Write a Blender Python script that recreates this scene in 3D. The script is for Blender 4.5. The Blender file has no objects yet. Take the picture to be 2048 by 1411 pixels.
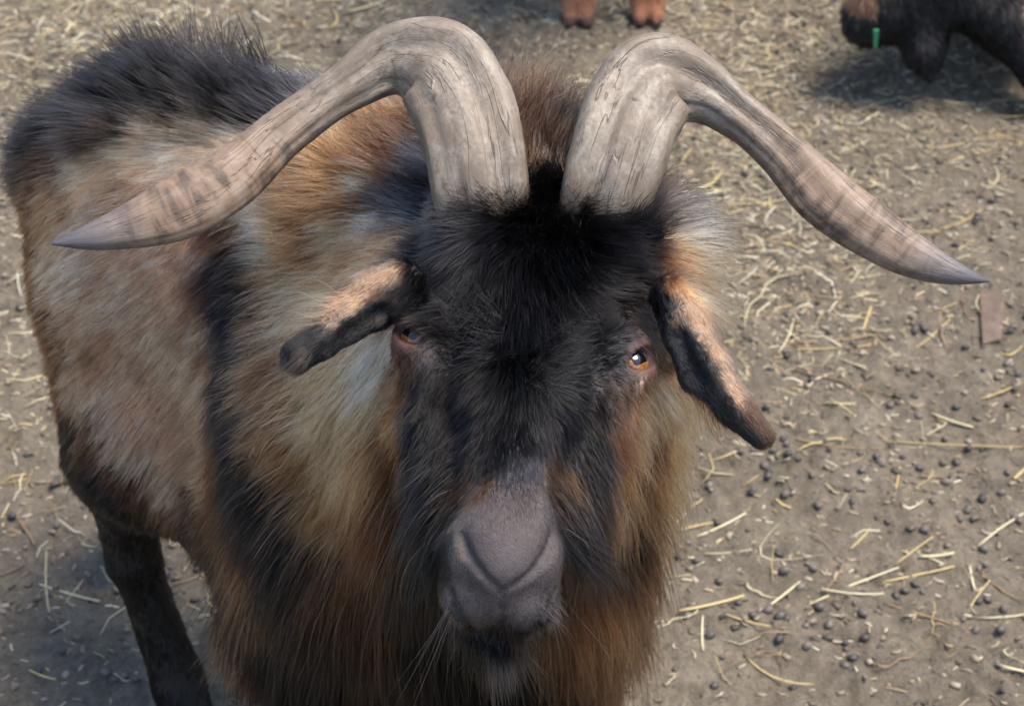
import bpy, math, random
import numpy as np
from mathutils import Vector
from mathutils.bvhtree import BVHTree

rng = np.random.default_rng(7)
random.seed(7)
scene = bpy.context.scene
col = scene.collection
V = lambda *a: np.array(a, float)

# ------------------------------------------------------------------ camera, sky, sun, exposure
PITCH = math.radians(42); FPX = 3400.0; DIST = 1.05
TGT = V(0, 0, .74)
CB = V(0, -math.cos(PITCH), math.sin(PITCH)); CU = V(0, math.sin(PITCH), math.cos(PITCH)); CR = V(1, 0, 0)
CAM = TGT + DIST * CB
cam_d = bpy.data.cameras.new('camera'); cam = bpy.data.objects.new('camera', cam_d); col.objects.link(cam)
cam.location = CAM; cam.rotation_euler = (math.pi / 2 - PITCH, 0, 0)
cam_d.sensor_width = 36.0; cam_d.lens = FPX / 2048 * 36.0
cam_d.clip_start = .02; cam_d.clip_end = 500
cam_d.dof.use_dof = True; cam_d.dof.focus_distance = 1.06; cam_d.dof.aperture_fstop = 13.0
scene.camera = cam

SUN_ELEV, SUN_AZ = math.radians(69), math.radians(84)      # azimuth measured from +Y towards +X
world = bpy.data.worlds.new('World'); scene.world = world; world.use_nodes = True
wn = world.node_tree
sky = wn.nodes.new('ShaderNodeTexSky'); sky.sky_type = 'NISHITA'; sky.sun_disc = False
sky.sun_elevation = SUN_ELEV; sky.sun_rotation = SUN_AZ; sky.air_density = 1.0; sky.dust_density = 1.2; sky.ozone_density = 1.2
wn.links.new(sky.outputs[0], wn.nodes['Background'].inputs['Color'])
wn.nodes['Background'].inputs['Strength'].default_value = .135
sd = bpy.data.lights.new('sun', 'SUN'); sun = bpy.data.objects.new('sun', sd); col.objects.link(sun)
sd.energy = 3.4; sd.angle = math.radians(28); sd.color = (1, .90, .78)
sdir = Vector((math.sin(SUN_AZ) * math.cos(SUN_ELEV), math.cos(SUN_AZ) * math.cos(SUN_ELEV), math.sin(SUN_ELEV)))
sun.rotation_euler = sdir.to_track_quat('Z', 'Y').to_euler(); sun.location = (3, 3, 6)
scene.view_settings.view_transform = 'Standard'; scene.view_settings.look = 'None'
scene.view_settings.exposure = 1.15; scene.view_settings.gamma = 1.0
scene.cycles.max_bounces = 6
scene.cycles_curves.shape = 'RIBBONS'; scene.cycles_curves.subdivisions = 2
scene.render.hair_type = 'STRAND'


def at(px, py, dep):                       # a point of the place from where it shows and how far it stands
    return CAM - dep * CB + CR * ((px - 1024) / FPX * dep) - CU * ((py - 705.5) / FPX * dep)

def unit(v):
    v = np.asarray(v, float); return v / np.linalg.norm(v)

def tag(o, label=None, cat=None, group=None, kind=None):
    for k, v in (('label', label), ('category', cat), ('group', group), ('kind', kind)):
        if v: o[k] = v
    return o

def mesh_obj(name, verts, faces, mats, parent=None, smooth=True):
    me = bpy.data.meshes.new(name)
    verts = np.asarray(verts, np.float32)
    if isinstance(faces, np.ndarray):
        nf, k = faces.shape
        me.vertices.add(len(verts)); me.vertices.foreach_set('co', verts.ravel())
        me.loops.add(nf * k); me.loops.foreach_set('vertex_index', faces.astype(np.int32).ravel())
        me.polygons.add(nf); me.polygons.foreach_set('loop_start', np.arange(0, nf * k, k, dtype=np.int32))
        me.update(calc_edges=True); me.validate()
    else:
        me.from_pydata([tuple(map(float, v)) for v in verts], [], faces); me.update()
    if smooth: me.polygons.foreach_set('use_smooth', np.ones(len(me.polygons), bool))
    for m in (mats if isinstance(mats, (list, tuple)) else [mats]): me.materials.append(m)
    o = bpy.data.objects.new(name, me); col.objects.link(o)
    if parent: o.parent = parent; o.matrix_parent_inverse = parent.matrix_world.inverted()
    return o

# ------------------------------------------------------------------ material helpers
class NT:
    def __init__(s, name):
        s.m = bpy.data.materials.new(name); s.m.use_nodes = True; s.t = s.m.node_tree
        s.b = s.t.nodes['Principled BSDF']; s.out = s.t.nodes['Material Output']
    def n(s, typ, **kw):
        x = s.t.nodes.new(typ)
        for k, v in kw.items():
            if k.startswith('i_'): x.inputs[k[2:].replace('_', ' ')].default_value = v
            else: setattr(x, k, v)
        return x
    def l(s, a, b): s.t.links.new(a, b)
    def noise(s, scale, detail=4, rough=.55, vec=None, dist=0):
        x = s.n('ShaderNodeTexNoise'); x.inputs['Scale'].default_value = scale; x.inputs['Detail'].default_value = detail
        x.inputs['Roughness'].default_value = rough; x.inputs['Distortion'].default_value = dist
        if vec: s.l(vec, x.inputs['Vector'])
        return x.outputs['Fac']
    def ramp(s, fac, stops, interp='LINEAR'):
        x = s.n('ShaderNodeValToRGB'); e = x.color_ramp; e.interpolation = interp
        while len(e.elements) < len(stops): e.elements.new(.5)
        for el, (p, c) in zip(e.elements, stops):
            el.position = p; el.color = (*c, 1) if len(c) == 3 else c
        s.l(fac, x.inputs[0]); return x.outputs[0]
    def mix(s, fac, a, b, mode='MIX'):
        x = s.n('ShaderNodeMix', data_type='RGBA', blend_type=mode)
        for v, i in ((fac, 0), (a, 6), (b, 7)):
            if hasattr(v, 'is_linked') or hasattr(v, 'links'): s.l(v, x.inputs[i])
            else: x.inputs[i].default_value = v if i == 0 else (*v, 1)
        return x.outputs[2]
    def math(s, op, a, b=0.0):
        x = s.n('ShaderNodeMath', operation=op)
        for v, i in ((a, 0), (b, 1)):
            if hasattr(v, 'links'): s.l(v, x.inputs[i])
            else: x.inputs[i].default_value = v
        return x.outputs[0]
    def bump(s, h, strength, dist, prev=None):
        x = s.n('ShaderNodeBump'); x.inputs['Strength'].default_value = strength; x.inputs['Distance'].default_value = dist
        s.l(h, x.inputs['Height'])
        if prev: s.l(prev, x.inputs['Normal'])
        return x.outputs[0]

def attr(t, name):
    return t.n('ShaderNodeAttribute', attribute_name=name)

# fur: colour of every strand comes with the strand
t = NT('fur'); t.t.nodes.remove(t.b)
hb = t.n('ShaderNodeBsdfHairPrincipled'); hb.model = 'CHIANG'; hb.parametrization = 'COLOR'
hb.inputs['IOR'].default_value = 1.28; hb.inputs['Roughness'].default_value = .26; hb.inputs['Radial Roughness'].default_value = .45
hb.inputs['Coat'].default_value = .0; hb.inputs['Random Roughness'].default_value = .3
t.l(attr(t, 'strand_colour').outputs['Color'], hb.inputs['Color']); t.l(hb.outputs[0], t.out.inputs[0])
M_FUR = t.m

t = NT('hide')
ca = attr(t, 'coat').outputs['Color']
nz = t.noise(900, 3); cm = t.mix(.5, ca, t.mix(nz, (.4, .4, .4), (1.5, 1.5, 1.5)), 'MULTIPLY'); t.l(t.mix(.6, cm, t.mix(t.noise(130, 4, .6), (.4, .38, .38), (1.5, 1.5, 1.55)), 'MULTIPLY'), t.b.inputs['Base Color'])
t.b.inputs['Roughness'].default_value = .64
pn = t.noise(420, 5, .6)
t.l(t.bump(nz, .5, .0007, t.bump(pn, .5, .0014)), t.b.inputs['Normal'])
M_HIDE = t.m

# ------------------------------------------------------------------ organic bodies: smooth union of limbs on a rectilinear grid
def rc(a, b, ra, rb, k=.02, sub=False): return dict(t='rc', a=V(*a), b=V(*b), ra=ra, rb=rb, k=k, sub=sub)
def el(c, ax, r, k=.02, sub=False): return dict(t='el', c=V(*c), ax=np.asarray(ax, float), r=V(*r), k=k, sub=sub)

def blend(q, A, X, Y, Z):
    if q['t'] == 'rc':
        ab = (q['b'] - q['a']).astype(np.float32); L = float(ab @ ab) + 1e-9
        T = np.clip(((X - q['a'][0]) * ab[0] + (Y - q['a'][1]) * ab[1] + (Z - q['a'][2]) * ab[2]) / L, 0, 1)
        D = np.sqrt((X - q['a'][0] - T * ab[0]) ** 2 + (Y - q['a'][1] - T * ab[1]) ** 2 + (Z - q['a'][2] - T * ab[2]) ** 2) - (q['ra'] + T * (q['rb'] - q['ra']))
    else:
        k0 = 0; k1 = 0
        for i in range(3):
            w = (X - q['c'][0]) * q['ax'][i, 0] + (Y - q['c'][1]) * q['ax'][i, 1] + (Z - q['c'][2]) * q['ax'][i, 2]
            k0 = k0 + (w / q['r'][i]) ** 2; k1 = k1 + (w / q['r'][i] ** 2) ** 2
        k0 = np.sqrt(k0); D = k0 * (k0 - 1) / np.maximum(np.sqrt(k1), 1e-6)
    k = q['k']
    if q['sub']: D = -D
    h = np.maximum(k - np.abs(A - D), 0) / k
    return (np.maximum(A, D) + h * h * k / 4) if q['sub'] else (np.minimum(A, D) - h * h * k / 4)

def touch(prims, px, py, d0=.85, d1=1.3):          # first point of the hide seen at a spot
    d = np.linspace(d0, d1, 1500); Q = np.array([at(px, py, x) for x in (d0, d1)])
    Q = Q[0] + (Q[1] - Q[0]) * ((d - d0) / (d1 - d0))[:, None]
    A = np.full(len(d), .15)
    for q in prims: A = blend(q, A, Q[:, 0], Q[:, 1], Q[:, 2])
    return Q[np.argmax(A < 0)]

def field(prims, xs, ys, zs):
    F = np.full((len(xs), len(ys), len(zs)), .15, np.float32)
    for q in prims:
        if q['t'] == 'rc':
            m = q['k'] + .02
            lo = np.minimum(q['a'] - q['ra'], q['b'] - q['rb']) - m; hi = np.maximum(q['a'] + q['ra'], q['b'] + q['rb']) + m
        else:
            ext = np.sqrt(((q['ax'] * q['r'][:, None]) ** 2).sum(0)); m = q['k'] + .02
            lo = q['c'] - ext - m; hi = q['c'] + ext + m
        s = [slice(max(np.searchsorted(g, l) - 1, 0), np.searchsorted(g, h) + 1) for g, l, h in zip((xs, ys, zs), lo, hi)]
        X, Y, Z = (a.astype(np.float32) for a in np.meshgrid(xs[s[0]], ys[s[1]], zs[s[2]], indexing='ij'))
        if X.size == 0: continue
        F[s[0], s[1], s[2]] = blend(q, F[s[0], s[1], s[2]], X, Y, Z)
    return F

def surface(F, xs, ys, zs):
    I = F < 0
    c = [I[i:F.shape[0] - 1 + i, j:F.shape[1] - 1 + j, k:F.shape[2] - 1 + k] for i in (0, 1) for j in (0, 1) for k in (0, 1)]
    allin = np.logical_and.reduce(c); anyin = np.logical_or.reduce(c)
    act = anyin & ~allin
    ii, jj, kk = np.nonzero(act)
    idx = np.full(act.shape, -1, np.int32); idx[ii, jj, kk] = np.arange(len(ii), dtype=np.int32)
    vals = {(a, b, c2): F[ii + a, jj + b, kk + c2] for a in (0, 1) for b in (0, 1) for c2 in (0, 1)}
    G = (xs, ys, zs); base = (ii, jj, kk)
    acc = np.zeros((len(ii), 3)); cnt = np.zeros(len(ii))
    cor = list(vals)
    for p in cor:
        for ax in range(3):
            if p[ax] == 1: continue
            q = list(p); q[ax] = 1; q = tuple(q)
            v0, v1 = vals[p], vals[q]; cr = (v0 < 0) != (v1 < 0)
            tt = np.where(cr, v0 / np.where(cr, v0 - v1, 1), 0)
            for d in range(3):
                g = G[d]
                x0 = g[base[d] + p[d]]; x1 = g[base[d] + q[d]]
                acc[:, d] += np.where(cr, x0 + tt * (x1 - x0), 0)
            cnt += cr
    vt = acc / cnt[:, None]
    quads = []
    for ax in range(3):
        sl0 = [slice(None)] * 3; sl1 = [slice(None)] * 3; sl0[ax] = slice(0, -1); sl1[ax] = slice(1, None)
        a, b = I[tuple(sl0)], I[tuple(sl1)]
        e = np.argwhere(a != b); fl = a[e[:, 0], e[:, 1], e[:, 2]]
        o1, o2 = (ax + 1) % 3, (ax + 2) % 3
        ok = (e[:, o1] > 0) & (e[:, o2] > 0) & (e[:, o1] < act.shape[o1]) & (e[:, o2] < act.shape[o2]); e, fl = e[ok], fl[ok]
        def cell(d1, d2):
            f = e.copy(); f[:, o1] += d1; f[:, o2] += d2; return idx[f[:, 0], f[:, 1], f[:, 2]]
        q = np.stack([cell(-1, -1), cell(0, -1), cell(0, 0), cell(-1, 0)], 1)
        q = np.where(fl[:, None], q, q[:, ::-1]); quads.append(q)
    quads = np.concatenate(quads); quads = quads[(quads >= 0).all(1)]
    # light smoothing of the staircase
    for _ in range(3):
        s_ = np.zeros_like(vt); n_ = np.zeros(len(vt))
        for a_, b_ in ((0, 1), (1, 2), (2, 3), (3, 0)):
            for d in range(3):
                s_[:, d] += np.bincount(quads[:, a_], vt[quads[:, b_], d], len(vt)) + np.bincount(quads[:, b_], vt[quads[:, a_], d], len(vt))
            n_ += np.bincount(quads[:, a_], minlength=len(vt)) + np.bincount(quads[:, b_], minlength=len(vt))
        vt = vt * .55 + .45 * s_ / np.maximum(n_, 1)[:, None]
    return vt, quads

def axis(lo, hi, flo, fhi, coarse, fine):
    a = np.arange(lo, flo, coarse); b = np.arange(flo, fhi, fine); c = np.arange(fhi, hi, coarse)
    return np.concatenate([a, b, c])

# ------------------------------------------------------------------ the buck
# head frame: x to the picture's right, f from poll to nose, n out of the forehead (units: cm)
TILT = math.radians(44); ROLL = math.radians(6.5)
HO = at(1052, 690, 1.05)
_F = -math.cos(TILT) * CU + math.sin(TILT) * CB; _N = math.sin(TILT) * CU + math.cos(TILT) * CB
def rot(v, ax, a):
    ax = unit(ax); return v * math.cos(a) + np.cross(ax, v) * math.sin(a) + ax * (ax @ v) * (1 - math.cos(a))
HX = rot(CR, CB, -ROLL); HF = rot(_F, CB, -ROLL); HN = rot(_N, CB, -ROLL)
HA = np.stack([HX, HF, HN])
def H(x, f, n): return HO + (HX * x + HF * f + HN * n) * .01
def hrc(a, b, ra, rb, k=1.5, sub=False): return rc(H(*a), H(*b), ra * .01, rb * .01, k * .01, sub)
def hel(c, r, k=1.5, sub=False, ax=None): return el(H(*c), HA if ax is None else ax, V(*r) * .01, k * .01, sub)

goat = []
# trunk
WITH = V(.03, .27, .60); RUMP = V(-.34, .41, .56)
BD = unit(V(-.37, .15, 0))
BP = V(-.375, -.927, 0)                          # the flank that faces the camera
goat += [el((-.16, .325, .483), [BD, BP, (0, 0, 1)], (.245, .140, .205), .06),
         el((-.02, .25, .53), [BD, BP, (0, 0, 1)], (.15, .125, .170), .06),
         el((-.285, .385, .545), [BD, BP, (0, 0, 1)], (.125, .112, .125), .05),
         rc((.03, .26, .645), (-.26, .375, .635), .04, .04, .07),
         rc((-.26, .375, .63), (-.385, .425, .575), .04, .03, .05)]
# tail, hind legs, fore legs
goat += [rc((-.385, .42, .57), (-.43, .45, .53), .022, .014, .03)]
def leg(hip, knee, hock, fet, foot, r):
    return [rc(hip, knee, r[0], r[1], .05), rc(knee, hock, r[1] * .8, r[2], .03), rc(hock, fet, r[2] * .86, r[3], .015), rc(fet, foot, r[3], r[3] * 1.05, .012)]
HRL = ((-.325, .345, .49), (-.345, .275, .375), (-.352, .265, .245), (-.328, .245, .085), (-.318, .225, .045))
HLL = ((-.29, .46, .50), (-.34, .46, .38), (-.42, .52, .25), (-.425, .50, .07), (-.43, .48, .04))
FRL = ((-.12, .185, .47), (-.15, .15, .36), (-.145, .165, .24), (-.145, .165, .075), (-.15, .15, .045))
FLL = ((.07, .27, .47), (.085, .26, .36), (.085, .27, .24), (.085, .27, .075), (.085, .255, .045))
goat += leg(*HRL, (.075, .043, .024, .024)) + leg(*HLL, (.075, .045, .025, .024)) + leg(*FRL, (.07, .045, .03, .024)) + leg(*FLL, (.07, .045, .03, .024))
# neck and breast
goat += [rc((-.03, .21, .57), H(0, -9, -9), .145, .090, .06),
         rc((-.045, .17, .50), (-.025, .10, .60), .140, .112, .06), rc((-.05, .16, .49), (-.04, .14, .34), .130, .115, .06), rc((-.27, .275, .395), (-.13, .20, .385), .085, .10, .06),
         rc(at(1285, 510, 1.15), at(1260, 640, 1.17), .040, .052, .04),
         rc((-.11, .19, .49), (-.15, .15, .33), .12, .075, .06)]
# skull
goat += [hrc((s_ * 3.1, -12.2, -2.2), (s_ * 2.9, -8.6, -2.1), 3.5, 3.2, 2) for s_ in (-1, 1)]
goat += [hel((0, -6, -6), (6.2, 7.5, 6.0), 2), hrc((0, -7, -5.0), (0, 1.0, -4.8), 5.0, 4.5, 2),
         hrc((0, 1, -3.9), (0, 10, -3.5), 3.5, 2.3, 1.8)]
for s in (-1, 1):
    goat += [hrc((s * 4.0, -4.5, -4.2), (s * 6.0, -2.8, -2.8), 2.6, 1.9, 2),       # brow
             hel((s * 6.55, -2.0, -3.3), (1.85, 2.4, 1.85), 1.6),                      # orbit
             hrc((s * 4.6, .5, -7.2), (s * 1.6, 11.0, -6.4), 2.9, 2.1, 1.8),        # upper jaw
             hel((s * 4.3, -2.0, -8.5), (2.6, 5.0, 4.6), 2),                       # cheek
             hrc((s * 3.2, -3.5, -11.5), (s * .9, 11, -9.6), 2.0, 1.4, 1.6),
             hrc((s * 5.5, .6, -4.8), (s * 4.0, 5.5, -6.2), 1.7, 1.8, 1.6)]       # lower jaw
# muzzle
goat += [hel((0, 12.0, -3.7), (2.75, 2.9, 2.4), 1.2), hel((0, 14.1, -4.4), (2.1, 1.6, 1.9), .7)]
for s in (-1, 1):
    goat += [hel((s * 1.35, 13.7, -6.8), (2.2, 2.6, 2.3), .7), hel((s * 2.35, 12.8, -4.9), (1.2, 1.9, 1.9), .7)]
goat += [hel((0, 14.5, -6.0), (1.6, 1.5, 1.6), .8), hel((0, 13.2, -9.7), (2.4, 2.4, 1.35), .35), hel((0, 11.0, -10.0), (2.4, 2.8, 1.7), 1.0)]
# nostrils, groove of the lip, line of the mouth
CUT = [([(924, 1072), (936, 1105), (958, 1138), (982, 1165), (1002, 1181)], (.30, .26, .2, .15, .12)),
       ([(1104, 1072), (1094, 1105), (1068, 1140), (1036, 1166), (1006, 1181)], (.30, .26, .2, .15, .12)),
       ([(1003, 1184), (1002, 1215), (1001, 1250)], (.12, .12, .14)),
       ([(900, 1185), (910, 1214), (930, 1246), (963, 1272), (1002, 1283), (1045, 1273), (1080, 1248), (1104, 1212), (1112, 1185)], (.27,) * 9)]
cuts = []
for pts, rad in CUT:
    w = [touch(goat, *p) - CB * .0004 for p in pts]
    for a, b, ra, rb in zip(w, w[1:], rad, rad[1:]): cuts.append(rc(a, b, ra * .01, rb * .01, .003, True))
goat += cuts
# ears: rolled and drooping
EARL = [(800, 575, 1.085), (745, 600, 1.085), (690, 640, 1.075), (645, 678, 1.065), (596, 708, 1.06)]
EARR = [(1340, 590, 1.09), (1378, 660, 1.08), (1412, 742, 1.065), (1468, 815, 1.055), (1522, 872, 1.05)]
RL = (.017, .0178, .0140, .0108, .0105); RR = (.013, .0165, .0165, .0110, .0082)
for E_, R_ in ((EARL, RL), (EARR, RR)):
    for (a, b, ra, rb) in zip(E_, E_[1:], R_, R_[1:]): goat.append(rc(at(*a), at(*b), ra, rb, .006))
def groove(E_, off, ra, dn):
    pts = [at(x + off[0], y + off[1], d - dn) for x, y, d in E_]
    return [rc(a, b, ra, ra * .9, .006, True) for a, b in zip(pts, pts[1:])]
goat += groove(EARL[1:], (22, 24), .0052, .013) + groove(EARR[1:4], (-26, 12), .0062, .015)
# eye openings
EYE = {}
for s in (-1, 1):
    look = unit(V(s * .62, .12, .78)); look = HX * look[0] + HF * look[1] + HN * look[2]
    c = H(s * 6.65, -2.1, -3.1)
    inner = HX * (-s * .75) + HF * .62; inner -= look * (look @ inner); inner = unit(inner); up = np.cross(look, inner)
    EYE[s] = (c, look, inner, up)
    goat.append(el(c + look * .0168, [inner, up, look], (.0168, .0068, .0102), .0022, True))

xs = axis(-.52, .26, -.165, .185, .0065, .0019); ys = axis(-.24, .66, -.185, .075, .0065, .0019); zs = axis(.0, .90, .625, .845, .0065, .0019)
vt, qd = surface(field(goat, xs, ys, zs), xs, ys, zs)
buck = bpy.data.objects.new('billy_goat', None); col.objects.link(buck); buck.location = (-.13, .28, 0)
tag(buck, 'horned brown and black billy goat with long ruff facing forward', 'goat')
bpy.context.view_layer.update()
body = mesh_obj('body', vt, qd, M_HIDE, buck)

# ------------------------------------------------------------------ horns
from mathutils import noise as mn
t = NT('horn_keratin')
u = attr(t, 'along').outputs['Fac']; th = attr(t, 'around').outputs['Fac']
cx = t.n('ShaderNodeCombineXYZ'); t.l(u, cx.inputs[0]); t.l(th, cx.inputs[1])
mp = t.n('ShaderNodeMapping'); mp.inputs['Scale'].default_value = (8.0, 7, 1); t.l(cx.outputs[0], mp.inputs['Vector'])
grain0 = t.noise(5, 8, .7, mp.outputs[0], .7)
co = t.n('ShaderNodeTexCoord').outputs['Object']
fine = t.noise(330, 5, .65, co)
grain = t.math('ADD', t.math('MULTIPLY', grain0, .72), t.math('MULTIPLY', fine, .28))
mp2 = t.n('ShaderNodeMapping'); mp2.inputs['Scale'].default_value = (20, 1.6, 1); t.l(cx.outputs[0], mp2.inputs['Vector'])
rings = t.noise(2.2, 5, .6, mp2.outputs[0], .5)
blotch = t.noise(38, 5, .6, co)
base = t.ramp(grain, [(.29, (.032, .024, .017)), (.42, (.125, .10, .076)), (.58, (.22, .185, .145)), (.8, (.37, .33, .275))])
base = t.mix(t.math('MULTIPLY', t.ramp(blotch, [(.44, (0, 0, 0)), (.58, (1, 1, 1))]), .65), base, (.125, .09, .06))
band = t.ramp(rings, [(.38, (.05, .026, .015)), (.5, (.19, .115, .07)), (.7, (.25, .185, .135))])
base = t.mix(t.ramp(u, [(.52, (0, 0, 0)), (.70, (.75, .75, .75)), (.86, (.7, .7, .7)), (.95, (.2, .2, .2))]), base, band)
base = t.mix(t.ramp(u, [(.86, (0, 0, 0)), (.97, (1, 1, 1))]), base, (.085, .080, .088))
dm = t.n('ShaderNodeMapping'); dm.inputs['Scale'].default_value = (2.0, 7.5, 1); t.l(cx.outputs[0], dm.inputs['Vector'])
ck = t.math('ABSOLUTE', t.math('SUBTRACT', t.noise(3.0, 3, .5, dm.outputs[0], .3), .5))
crack = t.ramp(ck, [(0, (1, 1, 1)), (.014, (0, 0, 0))])
crack = t.math('MULTIPLY', crack, t.ramp(t.noise(7, 3, .5, cx.outputs[0]), [(.42, (0, 0, 0)), (.55, (1, 1, 1))]))
base = t.mix(t.math('MULTIPLY', crack, .45), base, (.07, .055, .045))
t.l(base, t.b.inputs['Base Color']); t.l(t.ramp(grain, [(.2, (.62,) * 3), (.8, (.42,) * 3)]), t.b.inputs['Roughness'])
b1 = t.bump(grain, .45, .0014); b2 = t.bump(rings, .12, .0008, b1)
t.l(t.bump(t.math('SUBTRACT', 1.0, crack), .8, .0008, b2), t.b.inputs['Normal'])
M_HORN = t.m

def catmull(P, n):
    P = np.asarray(P, float); L = np.concatenate([[0], np.cumsum(np.linalg.norm(np.diff(P[:, :3], axis=0), axis=1))])
    m = np.gradient(P, L, axis=0); s = np.linspace(0, L[-1], n); out = []
    for x in s:
        i = min(np.searchsorted(L, x, 'right') - 1, len(P) - 2); h = L[i + 1] - L[i]; q = (x - L[i]) / h
        out.append((2*q**3-3*q**2+1)*P[i] + (q**3-2*q**2+q)*h*m[i] + (-2*q**3+3*q**2)*P[i+1] + (q**3-q**2)*h*m[i+1])
    return np.array(out)

def horn(rows, side, seed):
    ctl = [list(at(x, y, d)) + [w * d / FPX, b * .01] for x, y, d, w, b in rows]
    C = catmull(ctl, 230); NA = 72
    T = np.gradient(C[:, :3], axis=0); T /= np.linalg.norm(T, axis=1)[:, None]
    for _ in range(6): T[1:-1] = (T[:-2] + T[1:-1] + T[2:]) / 3
    T /= np.linalg.norm(T, axis=1)[:, None]
    verts, al, ar = [], [], []
    for i in range(len(C)):
        s = i / (len(C) - 1)
        W = np.cross(T[i], CB); W = unit(W) * -side; O = unit(np.cross(T[i], W)); O *= np.sign(O @ CB)
        for j in range(NA):
            a = 2 * math.pi * j / NA
            kel = .17 * math.exp(-((math.remainder(a - (0.35 + 1.1 * s), 2 * math.pi)) / .34) ** 2) - .11 * math.exp(-((math.remainder(a - (0.95 + 1.1 * s), 2 * math.pi)) / .22) ** 2)
            kel += -.09 * math.exp(-((math.remainder(a - (1.9 + .8 * s), 2 * math.pi)) / .25) ** 2) + .04 * math.exp(-((math.remainder(a - 2.4 - .5 * s, 2 * math.pi)) / .4) ** 2)
            env = 1 - max(0, (s - .55) / .45)
            q = Vector((math.cos(a) * 1.6, math.sin(a) * 1.6, s * 7 + seed))
            nz = .06 * mn.noise(q) + .04 * mn.noise(Vector((math.cos(a) * 6, math.sin(a) * 6, s * 8 + seed))) + .012 * mn.noise(Vector((math.cos(a) * 3, math.sin(a) * 3, s * 70 + seed)))
            nz += .012 * mn.noise(Vector((math.cos(a), math.sin(a), s * 130 + seed))) * (1 if s > .5 else .25)
            r = 1 + (kel - .05) * env + nz * (.35 + .65 * env)
            c_, s_ = math.cos(a), math.sin(a); e = .86
            verts.append(C[i, :3] + W * C[i, 3] * r * math.copysign(abs(c_) ** e, c_) + O * C[i, 4] * r * math.copysign(abs(s_) ** e, s_)); al.append(s); ar.append(j / NA)
    f = [(i * NA + j, i * NA + (j + 1) % NA, (i + 1) * NA + (j + 1) % NA, (i + 1) * NA + j) for i in range(len(C) - 1) for j in range(NA)]
    o = mesh_obj('horn', np.array(verts), np.array(f), M_HORN, buck)
    for nm, d in (('along', al), ('around', ar)):
        A = o.data.attributes.new(nm, 'FLOAT', 'POINT'); A.data.foreach_set('value', np.array(d, np.float32) + (seed if nm == 'around' else 0))
    return o

HORNL = [(1000, 545, 1.19, 70, 2.0), (985, 470, 1.155, 84, 2.2), (960, 395, 1.128, 97, 2.5), (945, 300, 1.128, 104, 2.7), (922, 215, 1.14, 110, 2.8), (876, 138, 1.15, 102, 2.7),
         (790, 122, 1.155, 74, 2.3), (700, 172, 1.15, 52, 1.9), (570, 262, 1.14, 51, 1.6), (455, 362, 1.125, 64, 1.4), (350, 420, 1.115, 64, 1.3), (250, 456, 1.11, 43, 1.1), (170, 476, 1.105, 24, .8), (103, 487, 1.10, 3, .12)]
HORNR = [(1190, 545, 1.19, 70, 2.0), (1205, 470, 1.155, 82, 2.2), (1217, 395, 1.128, 93, 2.5), (1243, 300, 1.128, 100, 2.7), (1270, 225, 1.14, 106, 2.8), (1312, 168, 1.15, 100, 2.7),
         (1395, 180, 1.155, 70, 2.3), (1475, 232, 1.15, 48, 1.9), (1560, 302, 1.14, 50, 1.6), (1650, 392, 1.125, 61, 1.4), (1740, 460, 1.115, 56, 1.3), (1830, 515, 1.11, 43, 1.1), (1908, 546, 1.105, 24, .8), (1978, 562, 1.10, 3, .12)]
horn(HORNL, -1, 3.1); horn(HORNR, 1, 9.4)

# ------------------------------------------------------------------ eyes
t = NT('eye')
tc = t.n('ShaderNodeTexCoord'); sp = t.n('ShaderNodeSeparateXYZ'); t.l(tc.outputs['Object'], sp.inputs[0])
rad = t.math('SQRT', t.math('ADD', t.math('POWER', sp.outputs[0], 2), t.math('POWER', sp.outputs[1], 2)))
iris = t.ramp(t.noise(700, 3, .6, tc.outputs['Object']), [(.3, (.13, .05, .014)), (.7, (.32, .14, .035))])
rr = t.math('MULTIPLY', rad, 100)
eyec = t.mix(t.ramp(rr, [(.86, (0, 0, 0)), (.95, (1, 1, 1))]), iris, (.045, .02, .014))
eyec = t.mix(t.ramp(rr, [(1.06, (0, 0, 0)), (1.12, (1, 1, 1))]), eyec, (.30, .17, .14))
px_ = t.math('POWER', t.math('DIVIDE', t.math('ABSOLUTE', sp.outputs[0]), .0076), 4); py_ = t.math('POWER', t.math('DIVIDE', t.math('ABSOLUTE', sp.outputs[1]), .0046), 4)
eyec = t.mix(t.ramp(t.math('ADD', px_, py_), [(.9, (1, 1, 1)), (1.0, (0, 0, 0))]), eyec, (.004, .004, .006))
t.l(eyec, t.b.inputs['Base Color']); t.b.inputs['Roughness'].default_value = .06; t.b.inputs['Coat Weight'].default_value = 1; t.b.inputs['Coat Roughness'].default_value = .02
M_EYE = t.m
from mathutils import Matrix
def eyeball(s):
    c, look, inner, up = EYE[s]; R_ = .0138
    v, f = [], []; n1, n2 = 24, 32
    for i in range(n1 + 1):
        ph = math.pi * i / n1
        for j in range(n2):
            a = 2 * math.pi * j / n2; z = math.cos(ph); bul = 1 + .09 * max(0, z - .72) / .28
            v.append((R_ * math.sin(ph) * math.cos(a) * bul, R_ * math.sin(ph) * math.sin(a) * bul, R_ * z * bul))
    f = [(i * n2 + j, (i + 1) * n2 + j, (i + 1) * n2 + (j + 1) % n2, i * n2 + (j + 1) % n2) for i in range(n1) for j in range(n2)]
    o = mesh_obj('eye', v, f, M_EYE)
    o.parent = buck
    m = Matrix.Identity(4)
    look2 = unit(look + CB * .18 + CU * .22); inner2 = unit(inner - look2 * (look2 @ inner)); up2 = np.cross(look2, inner2)
    for k in range(3): m[k][0], m[k][1], m[k][2], m[k][3] = inner2[k], up2[k], look2[k], c[k] - buck.location[k]
    o.matrix_local = m
    return o
for s in (-1, 1): eyeball(s)
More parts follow.
